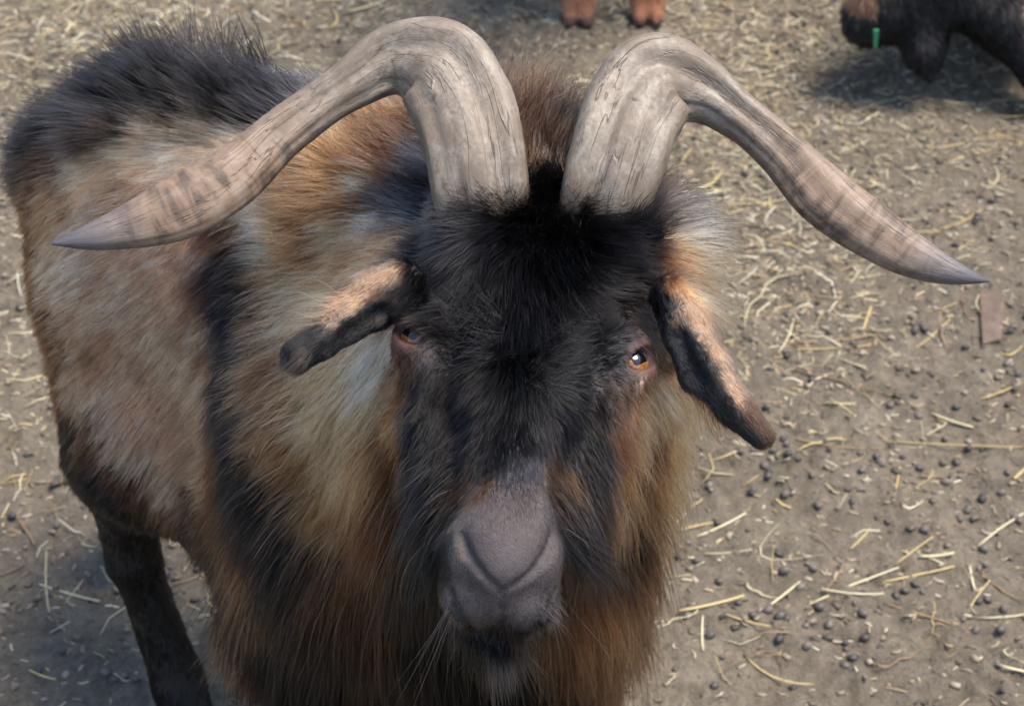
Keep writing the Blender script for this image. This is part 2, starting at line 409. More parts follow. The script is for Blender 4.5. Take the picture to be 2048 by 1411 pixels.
#STAGE2
# ------------------------------------------------------------------ the groom: spots on the hide with the lie, length and colour of the hair there
# region  place  lie of the hair  hide normal  length cm  lift  colour  density
GROOM = """
f 0.014 0.110 0.759 -0.13 -0.99 0.00 0.15 0.02 0.99 4.0 .45 K 1
f -0.002 0.111 0.764 -0.40 -0.92 0.03 0.29 -0.09 0.95 3.5 .4 K 1
f -0.023 0.115 0.765 -0.82 -0.51 -0.26 -0.24 -0.10 0.96 3.2 .4 G 1
f -0.013 0.095 0.764 -0.56 -0.82 -0.08 0.01 -0.10 0.99 3.8 .35 G 1
f -0.040 0.114 0.755 -0.70 0.36 -0.62 -0.68 -0.06 0.73 2.6 .3 G 1
f -0.051 0.106 0.741 -0.58 0.38 -0.72 -0.79 -0.00 0.61 2.2 .25 K 1
f -0.032 0.074 0.753 -0.78 -0.21 -0.59 -0.49 -0.38 0.78 3.0 .25 K 1
f -0.060 0.052 0.760 -0.44 -0.88 0.17 0.70 -0.07 0.71 1.6 .2 K 1
f -0.042 0.041 0.742 -0.87 -0.48 0.12 0.13 0.00 0.99 2.0 .2 K 1
f -0.015 0.067 0.756 -0.46 -0.78 -0.44 -0.18 -0.40 0.90 4.0 .35 K 1
f 0.008 0.068 0.757 -0.00 -0.97 -0.23 0.04 -0.23 0.97 4.4 .4 K 1
f 0.030 0.109 0.760 0.24 -0.97 0.02 -0.23 -0.04 0.97 4.0 .4 K 1
f 0.070 0.108 0.761 0.32 0.93 0.18 0.07 -0.21 0.97 3.6 .4 K 1
f 0.063 0.097 0.759 0.78 -0.54 -0.32 0.20 -0.28 0.94 2.8 .3 K 1
f 0.034 0.069 0.755 0.43 -0.84 -0.34 0.10 -0.34 0.94 4.2 .35 K 1
f 0.058 0.065 0.747 0.90 0.17 -0.39 0.42 -0.58 0.70 2.4 .25 K 1
f 0.081 0.091 0.753 0.90 -0.26 -0.36 0.17 -0.55 0.82 2.0 .25 K 1
f 0.086 0.075 0.734 0.87 0.08 -0.48 0.39 -0.71 0.58 1.0 .15 K 1
f 0.065 0.037 0.733 0.76 0.62 -0.18 0.16 0.09 0.98 1.2 .15 K 1
f 0.092 0.062 0.715 0.77 -0.01 -0.64 0.45 -0.70 0.56 .5 .12 S 1
f 0.042 0.027 0.735 0.64 0.77 0.03 0.40 -0.37 0.84 2.8 .25 K 1
f 0.008 0.031 0.748 -0.00 -0.97 -0.25 0.01 -0.26 0.97 4.4 .35 K 1
f -0.013 0.013 0.741 -0.43 0.89 -0.13 -0.37 -0.04 0.93 3.2 .25 K 1
f -0.034 0.011 0.727 -0.65 0.75 0.05 -0.41 -0.42 0.81 1.8 .2 K 1
f -0.014 -0.005 0.740 -0.54 -0.78 -0.32 -0.43 -0.07 0.90 2.8 .25 K 1
f 0.005 -0.014 0.743 -0.00 -0.99 -0.17 -0.00 -0.17 0.99 3.2 .3 K 1
f 0.026 -0.013 0.737 0.52 0.85 -0.10 0.49 -0.19 0.85 2.8 .25 K 1
f 0.048 0.003 0.719 0.67 0.73 -0.09 0.57 -0.43 0.70 1.4 .2 K 1
f 0.066 -0.002 0.715 0.95 -0.26 -0.19 -0.04 -0.67 0.74 .5 .12 S 1
f 0.062 0.009 0.725 0.93 0.08 0.35 -0.23 -0.61 0.76 .7 .12 K 1
f -0.005 -0.040 0.734 -0.29 -0.89 -0.35 -0.23 -0.29 0.93 2.0 .25 K 1
f 0.012 -0.040 0.734 0.29 -0.87 -0.39 0.25 -0.33 0.91 2.0 .25 K 1
f 0.029 -0.026 0.731 0.63 -0.36 -0.69 0.60 -0.34 0.73 1.8 .25 K 1
f -0.026 -0.029 0.725 -0.52 -0.38 -0.77 -0.71 -0.31 0.63 1.8 .25 K 1
f -0.047 0.001 0.721 -0.42 -0.80 -0.43 0.02 -0.48 0.88 1.0 .15 K 1
f -0.043 -0.020 0.713 -0.28 -0.88 -0.38 -0.28 -0.30 0.91 1.6 .25 K 1
f 0.053 -0.016 0.709 0.28 -0.86 -0.43 0.30 -0.35 0.89 1.6 .25 K 1
f 0.046 -0.039 0.702 0.30 -0.82 -0.50 0.38 -0.38 0.84 2.0 .3 K 1
f -0.029 -0.048 0.710 -0.45 -0.53 -0.72 -0.73 -0.25 0.64 1.8 .3 K 1
f -0.001 -0.068 0.729 0.00 -0.99 -0.15 -0.06 -0.15 0.99 1.2 .2 K 1.3
f 0.016 -0.064 0.725 0.19 -0.91 -0.36 0.56 -0.20 0.80 1.2 .2 K 1.3
f -0.012 -0.073 0.726 -0.28 -0.92 -0.26 -0.45 -0.12 0.89 1.2 .2 K 1.3
f 0.002 -0.091 0.726 -0.00 -1.00 -0.07 0.18 -0.07 0.98 .7 .15 G 1.5
f -0.007 -0.102 0.725 0.00 -1.00 -0.07 -0.16 -0.07 0.98 .5 .15 S 1.5
f 0.010 -0.099 0.722 -0.01 -1.00 -0.04 0.52 -0.04 0.85 .5 .15 S 1.5
f 0.011 -0.081 0.724 -0.01 -0.98 -0.20 0.42 -0.19 0.89 .9 .15 G 1.4
f -0.015 -0.093 0.722 -0.38 -0.91 -0.16 -0.49 0.05 0.87 .7 .2 D 1
f -0.027 -0.074 0.708 -0.42 -0.30 -0.86 -0.89 -0.08 0.46 1.2 .3 D 1
f 0.024 -0.075 0.709 0.33 0.05 -0.94 0.93 -0.21 0.31 .8 .2 D 1
f 0.037 -0.067 0.694 0.31 -0.74 -0.59 0.46 -0.43 0.78 1.6 .3 D 1
f -0.054 0.009 0.727 -0.55 -0.59 -0.59 0.04 -0.72 0.69 .3 .1 S .8
f -0.067 0.010 0.723 -0.25 -0.40 -0.88 -0.55 -0.69 0.47 .5 .15 D .8
f 0.077 0.001 0.717 0.45 -0.42 -0.79 0.30 -0.76 0.58 .25 .1 S .8
f -0.072 0.036 0.750 -0.70 -0.31 -0.64 0.23 -0.95 0.22 .6 .15 S .8
f 0.084 0.039 0.724 0.64 0.69 -0.34 0.66 0.37 0.65 .4 .1 S .8
f 0.096 0.027 0.728 0.48 -0.84 0.25 -0.94 -0.30 -0.15 .4 .1 S 1
f 0.096 0.029 0.739 0.48 -0.84 0.25 -0.86 -0.32 0.40 .5 .12 K 1
f 0.093 0.041 0.742 0.49 -0.84 0.23 -0.85 -0.41 0.33 .7 .12 K 1
f 0.100 0.018 0.728 0.63 -0.78 0.08 -0.77 -0.61 0.18 .4 .12 K 1
f 0.100 0.048 0.683 0.45 0.09 -0.89 0.58 -0.78 0.22 .5 .12 D 1
f 0.086 0.005 0.712 0.42 0.16 -0.89 0.75 -0.61 0.24 .7 .12 D 1
f -0.073 0.041 0.759 -0.70 -0.53 -0.48 0.03 -0.69 0.72 .8 .12 K 1
f -0.078 0.040 0.734 -0.56 0.15 -0.81 0.60 -0.59 -0.54 .6 .12 K 1
f -0.077 0.030 0.722 -0.34 0.19 -0.92 -0.98 -0.10 0.18 .6 .12 D 1
f -0.070 0.014 0.724 -0.33 -0.18 -0.92 -0.71 -0.60 0.38 .6 .12 D 1
f 0.097 0.043 0.749 0.67 -0.74 -0.00 -0.45 -0.41 0.79 .8 .12 K 1
m -0.001 -0.111 0.724 0.00 -0.98 -0.19 0.07 -0.19 0.98 .4 .12 S 1.5
m -0.003 -0.123 0.721 0.00 -0.95 -0.31 0.04 -0.31 0.95 .25 .12 S 1.3
m -0.012 -0.112 0.723 -0.16 -0.97 -0.20 -0.31 -0.15 0.94 .4 .12 S 1.5
m 0.012 -0.109 0.720 0.17 -0.94 -0.31 0.53 -0.17 0.83 .4 .12 S 1.5
m -0.024 -0.112 0.716 -0.44 -0.77 -0.47 -0.66 -0.08 0.74 .4 .12 S 1.5
m 0.022 -0.106 0.709 0.42 -0.33 -0.85 0.89 -0.02 0.45 .4 .12 S 1.5
m -0.004 -0.132 0.716 0.00 -0.80 -0.59 0.04 -0.59 0.80 .10 .1 N .8
m -0.018 -0.132 0.712 -0.20 -0.68 -0.71 -0.52 -0.54 0.66 .10 .1 N .8
m 0.010 -0.132 0.712 0.20 -0.62 -0.76 0.51 -0.59 0.62 .10 .1 N .8
m -0.004 -0.145 0.705 -0.00 -0.62 -0.79 0.07 -0.78 0.62 .08 .1 N .6
m -0.030 -0.136 0.699 -0.42 -0.36 -0.83 -0.40 -0.74 0.53 .18 .12 S 1.3
m 0.025 -0.131 0.698 0.43 -0.39 -0.82 0.70 -0.43 0.57 .18 .12 S 1.3
m -0.021 -0.148 0.683 -0.22 -0.37 -0.90 -0.31 -0.85 0.43 .15 .12 S 1.3
m 0.010 -0.147 0.682 0.23 -0.41 -0.88 0.41 -0.78 0.47 .15 .12 S 1.3
m -0.007 -0.152 0.673 -0.00 -0.14 -0.99 0.23 -0.96 0.13 .15 .12 S 1.3
m -0.033 -0.144 0.674 -0.38 -0.18 -0.91 -0.50 -0.78 0.37 .3 .15 S 1
m 0.025 -0.139 0.668 0.42 -0.36 -0.83 0.58 -0.60 0.55 .4 .2 S 1
m -0.007 -0.142 0.636 -0.00 -0.62 -0.78 0.22 -0.76 0.61 1.4 .25 K 2
m 0.031 -0.108 0.668 0.39 0.15 -0.91 0.91 -0.39 -0.12 .5 .2 S 1
m -0.038 -0.133 0.688 -0.39 0.15 -0.91 -0.85 -0.48 0.20 .4 .2 K 1
b -0.047 -0.045 0.703 -0.39 -0.79 -0.47 -0.40 -0.32 0.86 3 .35 K .9
b -0.045 -0.064 0.695 -0.37 -0.67 -0.64 -0.49 -0.44 0.75 5 .35 K .9
b -0.057 -0.020 0.707 -0.41 -0.63 -0.66 -0.60 -0.36 0.72 2.5 .3 K .9
b -0.069 0.006 0.710 -0.29 -0.11 -0.95 -0.89 -0.34 0.31 1.8 .3 D .9
b -0.039 -0.091 0.690 -0.28 -0.79 -0.55 -0.71 -0.21 0.67 7 .3 K .9
b -0.050 0.001 0.550 -0.15 0.08 -0.99 -0.18 -0.93 -0.32 9 .3 K .9
b 0.048 -0.051 0.696 0.20 -0.83 -0.52 0.47 -0.38 0.80 4 .35 K .9
b 0.042 -0.073 0.687 0.20 -0.66 -0.73 0.57 -0.53 0.63 6 .35 K .9
b 0.038 -0.092 0.674 0.15 0.03 -0.99 0.90 -0.41 0.13 9 .3 K .9
b 0.062 -0.026 0.700 0.31 -0.71 -0.63 0.49 -0.44 0.75 2.6 .3 D .9
b 0.069 -0.005 0.712 0.32 -0.61 -0.73 0.17 -0.72 0.67 2.0 .3 D .9
b 0.058 -0.054 0.685 0.20 -0.51 -0.84 0.79 -0.42 0.44 6 .35 D .9
b -0.019 -0.139 0.643 -0.01 -0.09 -1.00 0.02 -1.00 0.09 12 .3 K .9
b 0.005 -0.155 0.662 0.00 0.05 -1.00 -0.03 -1.00 -0.09 12 .3 K .9
b 0.023 -0.139 0.669 0.18 -0.39 -0.90 0.64 -0.64 0.41 11 .35 G .9
b -0.007 -0.142 0.637 0.00 -0.68 -0.74 0.24 -0.71 0.66 13 .3 K .9
b -0.033 -0.145 0.672 -0.20 -0.62 -0.76 -0.08 -0.76 0.64 11 .35 K .9
a -0.075 0.049 0.763 -0.54 -0.76 -0.35 -0.14 -0.33 0.93 .9 .15 E 1
a -0.087 0.042 0.760 -0.77 -0.57 -0.29 -0.05 -0.40 0.91 .7 .12 E 1
a -0.100 0.033 0.755 -0.73 -0.66 -0.19 -0.02 -0.26 0.97 .6 .12 E 1
a -0.110 0.021 0.750 -0.78 -0.53 -0.33 -0.03 -0.50 0.86 .5 .12 E 1
a -0.123 0.012 0.747 -0.78 -0.55 -0.32 -0.22 -0.24 0.95 .4 .12 K 1.6
a -0.135 0.005 0.743 -0.74 -0.63 -0.23 -0.15 -0.18 0.97 .4 .12 K 1.6
a -0.133 -0.003 0.736 -0.80 -0.33 -0.50 0.14 -0.92 0.37 .4 .12 K 1.6
a -0.118 0.006 0.738 -0.77 -0.56 -0.30 0.53 -0.83 0.17 .4 .12 K 1.6
a -0.103 0.021 0.742 -0.63 -0.78 -0.01 0.77 -0.63 0.13 .4 .12 K 1.6
a -0.091 0.030 0.750 -0.79 -0.49 -0.37 0.42 -0.87 0.25 .4 .12 K 1.6
a -0.082 0.036 0.750 -0.57 0.31 -0.76 0.22 -0.83 -0.50 .4 .12 K 1.6
a -0.096 0.024 0.737 -0.77 -0.56 -0.29 0.39 -0.78 0.48 .4 .12 K 1.6
a -0.108 0.013 0.736 -0.66 -0.75 -0.05 0.71 -0.65 0.27 .4 .12 K 1.6
a -0.087 0.037 0.757 -0.78 -0.53 -0.33 0.06 -0.59 0.80 .6 .12 D 1
a 0.102 0.050 0.753 0.33 -0.92 -0.22 -0.04 -0.25 0.97 .9 .15 R 1
a 0.109 0.034 0.749 0.29 -0.95 -0.12 -0.09 -0.15 0.98 .7 .12 E 1
a 0.101 0.026 0.743 0.43 -0.70 -0.57 -0.54 -0.70 0.46 .6 .12 E 1
a 0.115 0.018 0.744 0.47 -0.79 -0.38 -0.04 -0.45 0.89 .6 .12 E 1
a 0.125 0.001 0.739 0.43 -0.86 -0.28 0.21 -0.20 0.96 .5 .12 E 1
a 0.132 -0.011 0.730 0.53 -0.60 -0.60 0.30 -0.53 0.79 .5 .12 E 1
a 0.139 -0.022 0.723 0.48 -0.77 -0.42 0.21 -0.37 0.91 .5 .12 E 1
a 0.145 -0.028 0.718 0.53 -0.54 -0.65 0.35 -0.56 0.75 .5 .12 D 1
a 0.153 -0.036 0.711 0.51 -0.67 -0.54 0.17 -0.53 0.83 .5 .12 D 1
a 0.156 -0.041 0.705 0.51 -0.17 -0.84 0.25 -0.91 0.34 .4 .12 D 1
a 0.148 -0.038 0.708 0.53 -0.60 -0.60 -0.25 -0.79 0.56 .4 .12 K 1.6
a 0.136 -0.030 0.717 0.52 -0.65 -0.56 -0.44 -0.76 0.47 .4 .12 K 1.6
a 0.125 -0.017 0.722 0.51 -0.70 -0.50 -0.59 -0.70 0.39 .4 .12 K 1.6
a 0.116 -0.006 0.724 0.46 -0.83 -0.32 -0.61 -0.56 0.57 .4 .12 K 1.6
a 0.109 0.008 0.729 0.41 -0.89 -0.19 -0.39 -0.36 0.85 .4 .12 K 1.6
a 0.102 0.016 0.729 0.43 -0.87 -0.24 -0.50 -0.45 0.74 .4 .12 K 1.6
a 0.117 -0.000 0.738 0.37 -0.92 -0.11 -0.52 -0.30 0.80 .4 .12 K 1.6
a 0.126 -0.012 0.730 0.53 -0.59 -0.61 -0.07 -0.75 0.66 .4 .12 K 1.6
r -0.074 0.255 0.713 -0.56 0.82 -0.10 -0.22 -0.03 0.98 4.5 .5 D 1
r -0.098 0.280 0.708 -0.52 0.85 -0.09 -0.21 -0.03 0.98 4.5 .5 R 1
r -0.109 0.265 0.704 -0.72 0.69 -0.13 -0.30 -0.14 0.94 4.5 .45 R 1
r -0.132 0.270 0.697 -0.79 0.60 -0.13 -0.32 -0.23 0.92 4.5 .45 R 1
r -0.146 0.266 0.690 -0.89 0.37 -0.26 -0.38 -0.30 0.88 4.5 .4 R 1
r -0.054 0.224 0.717 -0.73 0.66 -0.15 -0.21 -0.01 0.98 4 .5 G 1
r -0.074 0.228 0.711 -0.78 0.58 -0.22 -0.31 -0.07 0.95 4 .45 D 1
r -0.099 0.230 0.702 -0.82 0.51 -0.28 -0.40 -0.15 0.90 4.2 .4 T 1
r -0.129 0.235 0.688 -0.86 0.36 -0.37 -0.47 -0.27 0.84 4.2 .4 R 1
r -0.153 0.233 0.672 -0.85 0.30 -0.43 -0.52 -0.38 0.76 4.2 .4 R 1
r -0.058 0.185 0.718 -0.75 0.58 -0.33 -0.33 0.12 0.94 3.5 .4 K 1
r -0.083 0.202 0.706 -0.80 0.48 -0.36 -0.42 -0.03 0.91 3.8 .4 G 1
r -0.106 0.207 0.694 -0.79 0.44 -0.43 -0.53 -0.13 0.84 4 .4 R 1
r -0.068 0.167 0.716 -0.78 0.44 -0.43 -0.42 0.13 0.90 3.5 .4 G 1
r -0.092 0.177 0.701 -0.74 0.44 -0.51 -0.55 0.04 0.83 3.8 .35 C 1
r -0.119 0.192 0.682 -0.74 0.37 -0.55 -0.63 -0.13 0.76 4 .35 T 1
r -0.148 0.205 0.662 -0.78 0.33 -0.53 -0.62 -0.32 0.71 4 .4 R 1
r -0.169 0.212 0.647 -0.80 0.31 -0.52 -0.61 -0.40 0.69 4 .4 T 1
r -0.082 0.138 0.712 -0.81 0.16 -0.57 -0.56 0.08 0.82 3 .3 R 1
r -0.106 0.147 0.692 -0.68 0.36 -0.64 -0.68 0.02 0.73 3.6 .3 R 1
r -0.138 0.174 0.661 -0.70 0.36 -0.62 -0.70 -0.19 0.68 4 .35 T 1
r -0.168 0.186 0.636 -0.74 0.30 -0.60 -0.67 -0.28 0.69 4 .4 T 1
r -0.185 0.203 0.627 -0.71 0.35 -0.61 -0.70 -0.34 0.63 4 .4 R 1
r -0.117 0.034 0.749 -0.67 0.29 -0.68 -0.68 0.14 0.72 4 .35 T 1
r -0.161 0.156 0.631 -0.72 0.22 -0.66 -0.70 -0.26 0.67 4 .35 T 1
r -0.183 0.172 0.614 -0.71 0.33 -0.62 -0.70 -0.28 0.66 4 .4 R 1
r -0.093 0.056 0.688 -0.57 -0.17 -0.81 -0.71 -0.38 0.58 4 .3 C 1
r -0.106 0.059 0.672 -0.55 0.06 -0.83 -0.79 -0.37 0.50 4.5 .35 T 1
r -0.083 0.053 0.698 -0.41 -0.50 -0.76 -0.65 -0.42 0.63 3 .3 C 1
r -0.129 0.086 0.650 -0.54 0.27 -0.80 -0.88 -0.24 0.40 4.5 .35 T 1
r -0.133 -0.002 0.737 -0.83 -0.34 -0.44 0.15 -0.90 0.42 4.5 .35 T 1
r -0.180 0.142 0.604 -0.70 0.24 -0.67 -0.71 -0.33 0.62 4.5 .4 R 1
r -0.188 0.130 0.587 -0.66 0.22 -0.72 -0.74 -0.39 0.55 4.5 .4 R 1
r -0.083 0.031 0.678 -0.46 -0.22 -0.86 -0.65 -0.57 0.50 4.5 .3 T 1
r -0.103 0.039 0.657 -0.48 0.00 -0.88 -0.74 -0.53 0.40 5 .35 T 1
r -0.129 0.065 0.630 -0.48 0.22 -0.85 -0.89 -0.38 0.26 5 .35 T 1
r -0.157 0.098 0.602 -0.62 0.12 -0.77 -0.73 -0.46 0.51 5 .35 R 1
r -0.180 0.099 0.570 -0.59 0.09 -0.80 -0.71 -0.53 0.46 5 .4 R 1
r -0.069 -0.006 0.695 -0.30 0.16 -0.94 -0.95 -0.25 0.18 4 .3 R 1
r -0.088 0.016 0.644 -0.36 -0.08 -0.93 -0.60 -0.74 0.30 6 .35 R 1
r -0.117 0.037 0.613 -0.37 0.15 -0.92 -0.79 -0.61 0.10 5 .35 T 1
r -0.149 0.069 0.579 -0.48 0.02 -0.88 -0.69 -0.63 0.35 5.5 .35 R 1
r -0.174 0.082 0.556 -0.48 0.04 -0.88 -0.67 -0.66 0.34 5.5 .35 K 1
r -0.068 -0.008 0.660 -0.24 0.13 -0.96 -0.86 -0.44 -0.26 6 .35 D 1
r -0.079 0.002 0.608 -0.18 0.04 -0.98 -0.50 -0.87 0.05 9 .35 D 1
r -0.107 0.024 0.583 -0.24 0.11 -0.96 -0.70 -0.71 -0.05 5.5 .35 R 1
r -0.138 0.048 0.552 -0.33 0.01 -0.94 -0.61 -0.77 0.21 5 .35 R 1
r -0.163 0.062 0.531 -0.32 0.08 -0.94 -0.64 -0.75 0.15 7 .35 K 1
r -0.188 0.081 0.489 -0.28 0.09 -0.96 -0.71 -0.71 0.05 7 .35 K 1
r -0.061 -0.005 0.586 -0.10 0.08 -0.99 -0.32 -0.94 -0.14 10 .35 K 1
r -0.092 0.018 0.535 -0.11 0.07 -0.99 -0.40 -0.91 -0.05 11 .35 D 1
r -0.121 0.033 0.512 -0.19 0.08 -0.98 -0.46 -0.89 -0.01 9 .35 D 1
r -0.148 0.049 0.504 -0.20 0.08 -0.98 -0.56 -0.83 0.02 9 .35 K 1
r -0.177 0.070 0.454 -0.21 0.07 -0.97 -0.61 -0.79 0.02 9 .3 K 1
r -0.205 0.091 0.400 -0.17 0.06 -0.98 -0.71 -0.70 0.07 9 .3 K 1
r -0.073 0.015 0.502 -0.04 0.06 -1.00 -0.23 -0.96 -0.16 13 .3 K 1
r -0.105 0.029 0.467 -0.06 0.06 -1.00 -0.36 -0.93 -0.11 13 .3 D 1
r -0.138 0.047 0.434 -0.08 0.05 -1.00 -0.44 -0.89 -0.07 13 .3 K 1
r -0.173 0.067 0.399 -0.09 0.04 -1.00 -0.48 -0.88 0.01 12 .3 K 1
r -0.054 0.023 0.423 -0.03 0.04 -1.00 -0.07 -0.99 -0.09 13 .3 K 1
r -0.017 0.029 0.385 -0.01 0.04 -1.00 0.21 -0.98 -0.04 13 .3 K 1
r -0.128 0.050 0.363 -0.07 0.04 -1.00 -0.32 -0.94 -0.10 13 .3 K 1
r 0.022 0.045 0.370 0.01 0.01 -1.00 0.54 -0.84 -0.00 13 .3 K 1
r 0.046 0.057 0.434 0.08 0.06 -0.99 0.65 -0.75 -0.12 13 .3 D 1
r 0.062 0.087 0.335 0.09 0.04 -1.00 0.89 -0.45 -0.02 13 .3 D 1
r 0.062 0.062 0.483 0.15 0.08 -0.98 0.72 -0.68 -0.17 13 .35 R 1
r 0.102 0.251 0.197 0.16 0.06 -0.98 0.69 -0.72 -0.02 13 .35 D 1
r 0.082 0.088 0.483 0.17 0.09 -0.98 0.83 -0.54 -0.15 11 .35 D 1
r 0.024 0.319 0.689 0.07 1.00 0.04 0.34 0.52 0.78 7.5 .75 D 1
r 0.040 0.307 0.690 0.14 0.99 0.03 0.39 0.50 0.77 7 .75 D 1
r 0.014 0.277 0.711 -0.05 1.00 0.03 0.20 0.25 0.95 7 .75 D 1
r 0.028 0.273 0.709 0.08 1.00 0.03 0.25 0.26 0.93 4.5 .7 K 1
r 0.042 0.263 0.707 0.14 0.99 0.02 0.35 0.18 0.92 4.5 .7 K 1
r 0.017 0.238 0.717 0.01 1.00 0.03 0.18 0.07 0.98 4 .7 D 1
r 0.028 0.226 0.715 0.02 1.00 0.02 0.26 0.04 0.96 3.5 .6 K 1
r 0.027 0.245 0.714 0.08 1.00 0.03 0.24 0.10 0.97 3.8 .6 D 1
r 0.025 0.204 0.717 -0.12 0.99 0.01 0.26 0.10 0.96 3.0 .5 R 1
r 0.091 0.140 0.756 0.65 0.69 -0.33 0.08 0.56 0.83 3.5 .5 D 1
r 0.099 0.139 0.754 0.68 0.55 -0.49 0.30 0.51 0.80 4 .45 G 1
r 0.091 0.106 0.760 0.98 -0.15 -0.16 0.10 -0.32 0.94 3.5 .4 C 1
r 0.109 0.111 0.755 0.82 0.41 -0.41 0.53 -0.23 0.82 4.2 .4 G 1
r 0.094 0.092 0.752 0.95 -0.12 -0.31 0.17 -0.63 0.76 3.5 .4 R 1
r 0.112 0.097 0.746 0.80 0.37 -0.48 0.60 -0.51 0.61 4.4 .4 C 1
r 0.120 0.096 0.730 0.65 0.42 -0.63 0.82 -0.54 0.19 4.4 .4 T 1
r 0.105 0.088 0.741 0.78 0.05 -0.63 0.43 -0.76 0.48 3.5 .4 R 1
r 0.111 0.050 0.750 0.75 -0.41 -0.51 0.59 0.09 0.80 4 .4 T 1
r 0.116 -0.009 0.709 0.33 0.16 -0.93 -0.53 -0.52 -0.67 4.5 .4 T 1
r 0.083 0.003 0.713 0.31 -0.26 -0.91 0.60 -0.69 0.40 4 .3 C 1
r 0.098 0.046 0.677 0.39 0.12 -0.91 0.59 -0.80 0.15 4.5 .35 C 1
r 0.109 0.054 0.662 0.44 0.21 -0.87 0.69 -0.71 -0.10 4.5 .4 T 1
r 0.080 -0.003 0.691 0.23 0.14 -0.96 0.96 -0.26 -0.04 5 .35 T 1
r 0.113 0.143 0.542 0.32 0.15 -0.94 0.95 -0.32 0.01 5 .4 T 1
r 0.070 -0.027 0.688 0.25 -0.04 -0.97 0.87 -0.42 0.25 6 .35 R 1
r 0.102 0.113 0.541 0.24 0.12 -0.96 0.92 -0.39 -0.03 6 .4 R 1
r 0.081 0.065 0.561 0.17 0.11 -0.98 0.85 -0.47 -0.24 9 .35 R 1
r 0.103 0.126 0.486 0.18 0.10 -0.98 0.91 -0.39 -0.13 9 .35 T 1
r 0.116 0.257 0.291 0.17 0.09 -0.98 0.95 -0.30 -0.10 10 .35 D 1
r 0.112 0.258 0.227 0.11 0.07 -0.99 0.91 -0.35 -0.23 10 .35 K 1
c -0.217 0.253 0.641 -0.62 -0.29 -0.73 -0.38 -0.71 0.60 3 .3 D 1
c -0.224 0.237 0.616 -0.44 -0.34 -0.83 -0.43 -0.73 0.53 3 .3 K 1
c -0.216 0.213 0.596 -0.43 -0.32 -0.84 -0.69 -0.49 0.54 3 .3 K 1
c -0.211 0.173 0.578 -0.33 -0.55 -0.77 -0.82 -0.23 0.52 3.5 .3 K 1
c -0.203 0.133 0.567 -0.34 -0.36 -0.87 -0.79 -0.39 0.47 4 .3 K 1
c -0.202 0.108 0.539 -0.24 -0.16 -0.96 -0.79 -0.53 0.29 5 .3 K 1
c -0.207 0.103 0.490 -0.23 0.09 -0.97 -0.80 -0.59 0.08 7 .3 D 1
c -0.191 0.083 0.476 -0.22 0.08 -0.97 -0.70 -0.71 0.05 7 .35 R 1
c -0.196 0.084 0.429 -0.10 0.00 -1.00 -0.67 -0.74 0.06 7 .35 R 1
c -0.207 0.090 0.361 -0.11 0.04 -0.99 -0.71 -0.71 0.03 7 .35 R 1
c -0.196 0.079 0.343 -0.10 0.04 -0.99 -0.58 -0.82 0.01 7 .35 D 1
c -0.172 0.334 0.700 -0.62 0.78 -0.03 -0.04 0.01 1.00 4.5 .55 K 1.2
c -0.201 0.362 0.697 -0.54 0.84 -0.09 0.03 0.17 0.98 6.2 .68 K 1.2
c -0.232 0.387 0.695 -0.55 0.83 -0.09 0.13 0.24 0.96 6.2 .68 K 1.2
c -0.270 0.418 0.685 -0.56 0.82 -0.08 -0.08 0.52 0.85 6.2 .68 K 1.2
c -0.299 0.419 0.677 -0.62 0.78 -0.13 -0.29 0.45 0.84 6.2 .68 K 1.2
c -0.326 0.422 0.665 -0.68 0.70 -0.21 -0.40 0.41 0.82 4.5 .5 K 1.2
c -0.355 0.426 0.646 -0.73 0.60 -0.33 -0.48 0.36 0.80 4.5 .5 K 1.2
c -0.375 0.429 0.632 -0.74 0.45 -0.50 -0.55 0.30 0.78 4.5 .5 K 1.2
c -0.399 0.433 0.612 -0.81 -0.29 -0.50 -0.59 0.28 0.76 3.5 .35 K 1.1
c -0.176 0.312 0.697 -0.75 0.66 0.06 -0.13 -0.24 0.96 4.0 .45 G 1.1
c -0.205 0.327 0.696 -0.73 0.68 0.03 -0.15 -0.20 0.97 4.2 .45 K 1.1
c -0.237 0.347 0.697 -0.79 0.61 0.07 -0.06 -0.18 0.98 4.2 .4 K 1.1
c -0.273 0.353 0.694 -0.80 0.60 -0.02 -0.19 -0.22 0.96 4.2 .4 K 1.1
c -0.315 0.372 0.680 -0.72 0.64 -0.29 -0.50 -0.06 0.87 4.5 .5 K 1.1
c -0.363 0.423 0.643 -0.74 0.49 -0.46 -0.55 0.26 0.80 3.5 .35 D 1.1
c -0.182 0.299 0.692 -0.92 0.39 -0.03 -0.19 -0.38 0.90 3 .3 C 1
c -0.211 0.310 0.690 -0.91 0.42 -0.06 -0.23 -0.38 0.90 3 .3 C 1
c -0.240 0.325 0.690 -0.96 0.26 -0.06 -0.16 -0.39 0.91 3 .3 T 1
c -0.272 0.332 0.686 -0.97 0.21 -0.15 -0.23 -0.45 0.86 3 .3 T 1
c -0.312 0.350 0.677 -0.86 0.32 -0.40 -0.49 -0.31 0.81 3 .3 R 1
c -0.354 0.369 0.652 -0.76 0.37 -0.54 -0.63 -0.22 0.74 2.6 .3 R 1
c -0.387 0.375 0.620 -0.67 0.32 -0.67 -0.77 -0.29 0.57 2.5 .3 D 1
c -0.191 0.284 0.682 -0.94 -0.06 -0.33 -0.25 -0.52 0.82 2.4 .25 C 1
c -0.223 0.295 0.677 -0.95 0.07 -0.30 -0.29 -0.53 0.80 2.4 .25 C 1
c -0.260 0.304 0.671 -0.96 0.09 -0.28 -0.27 -0.62 0.74 2.4 .25 C 1
c -0.298 0.315 0.664 -0.90 0.15 -0.41 -0.41 -0.60 0.68 2.4 .25 T 1
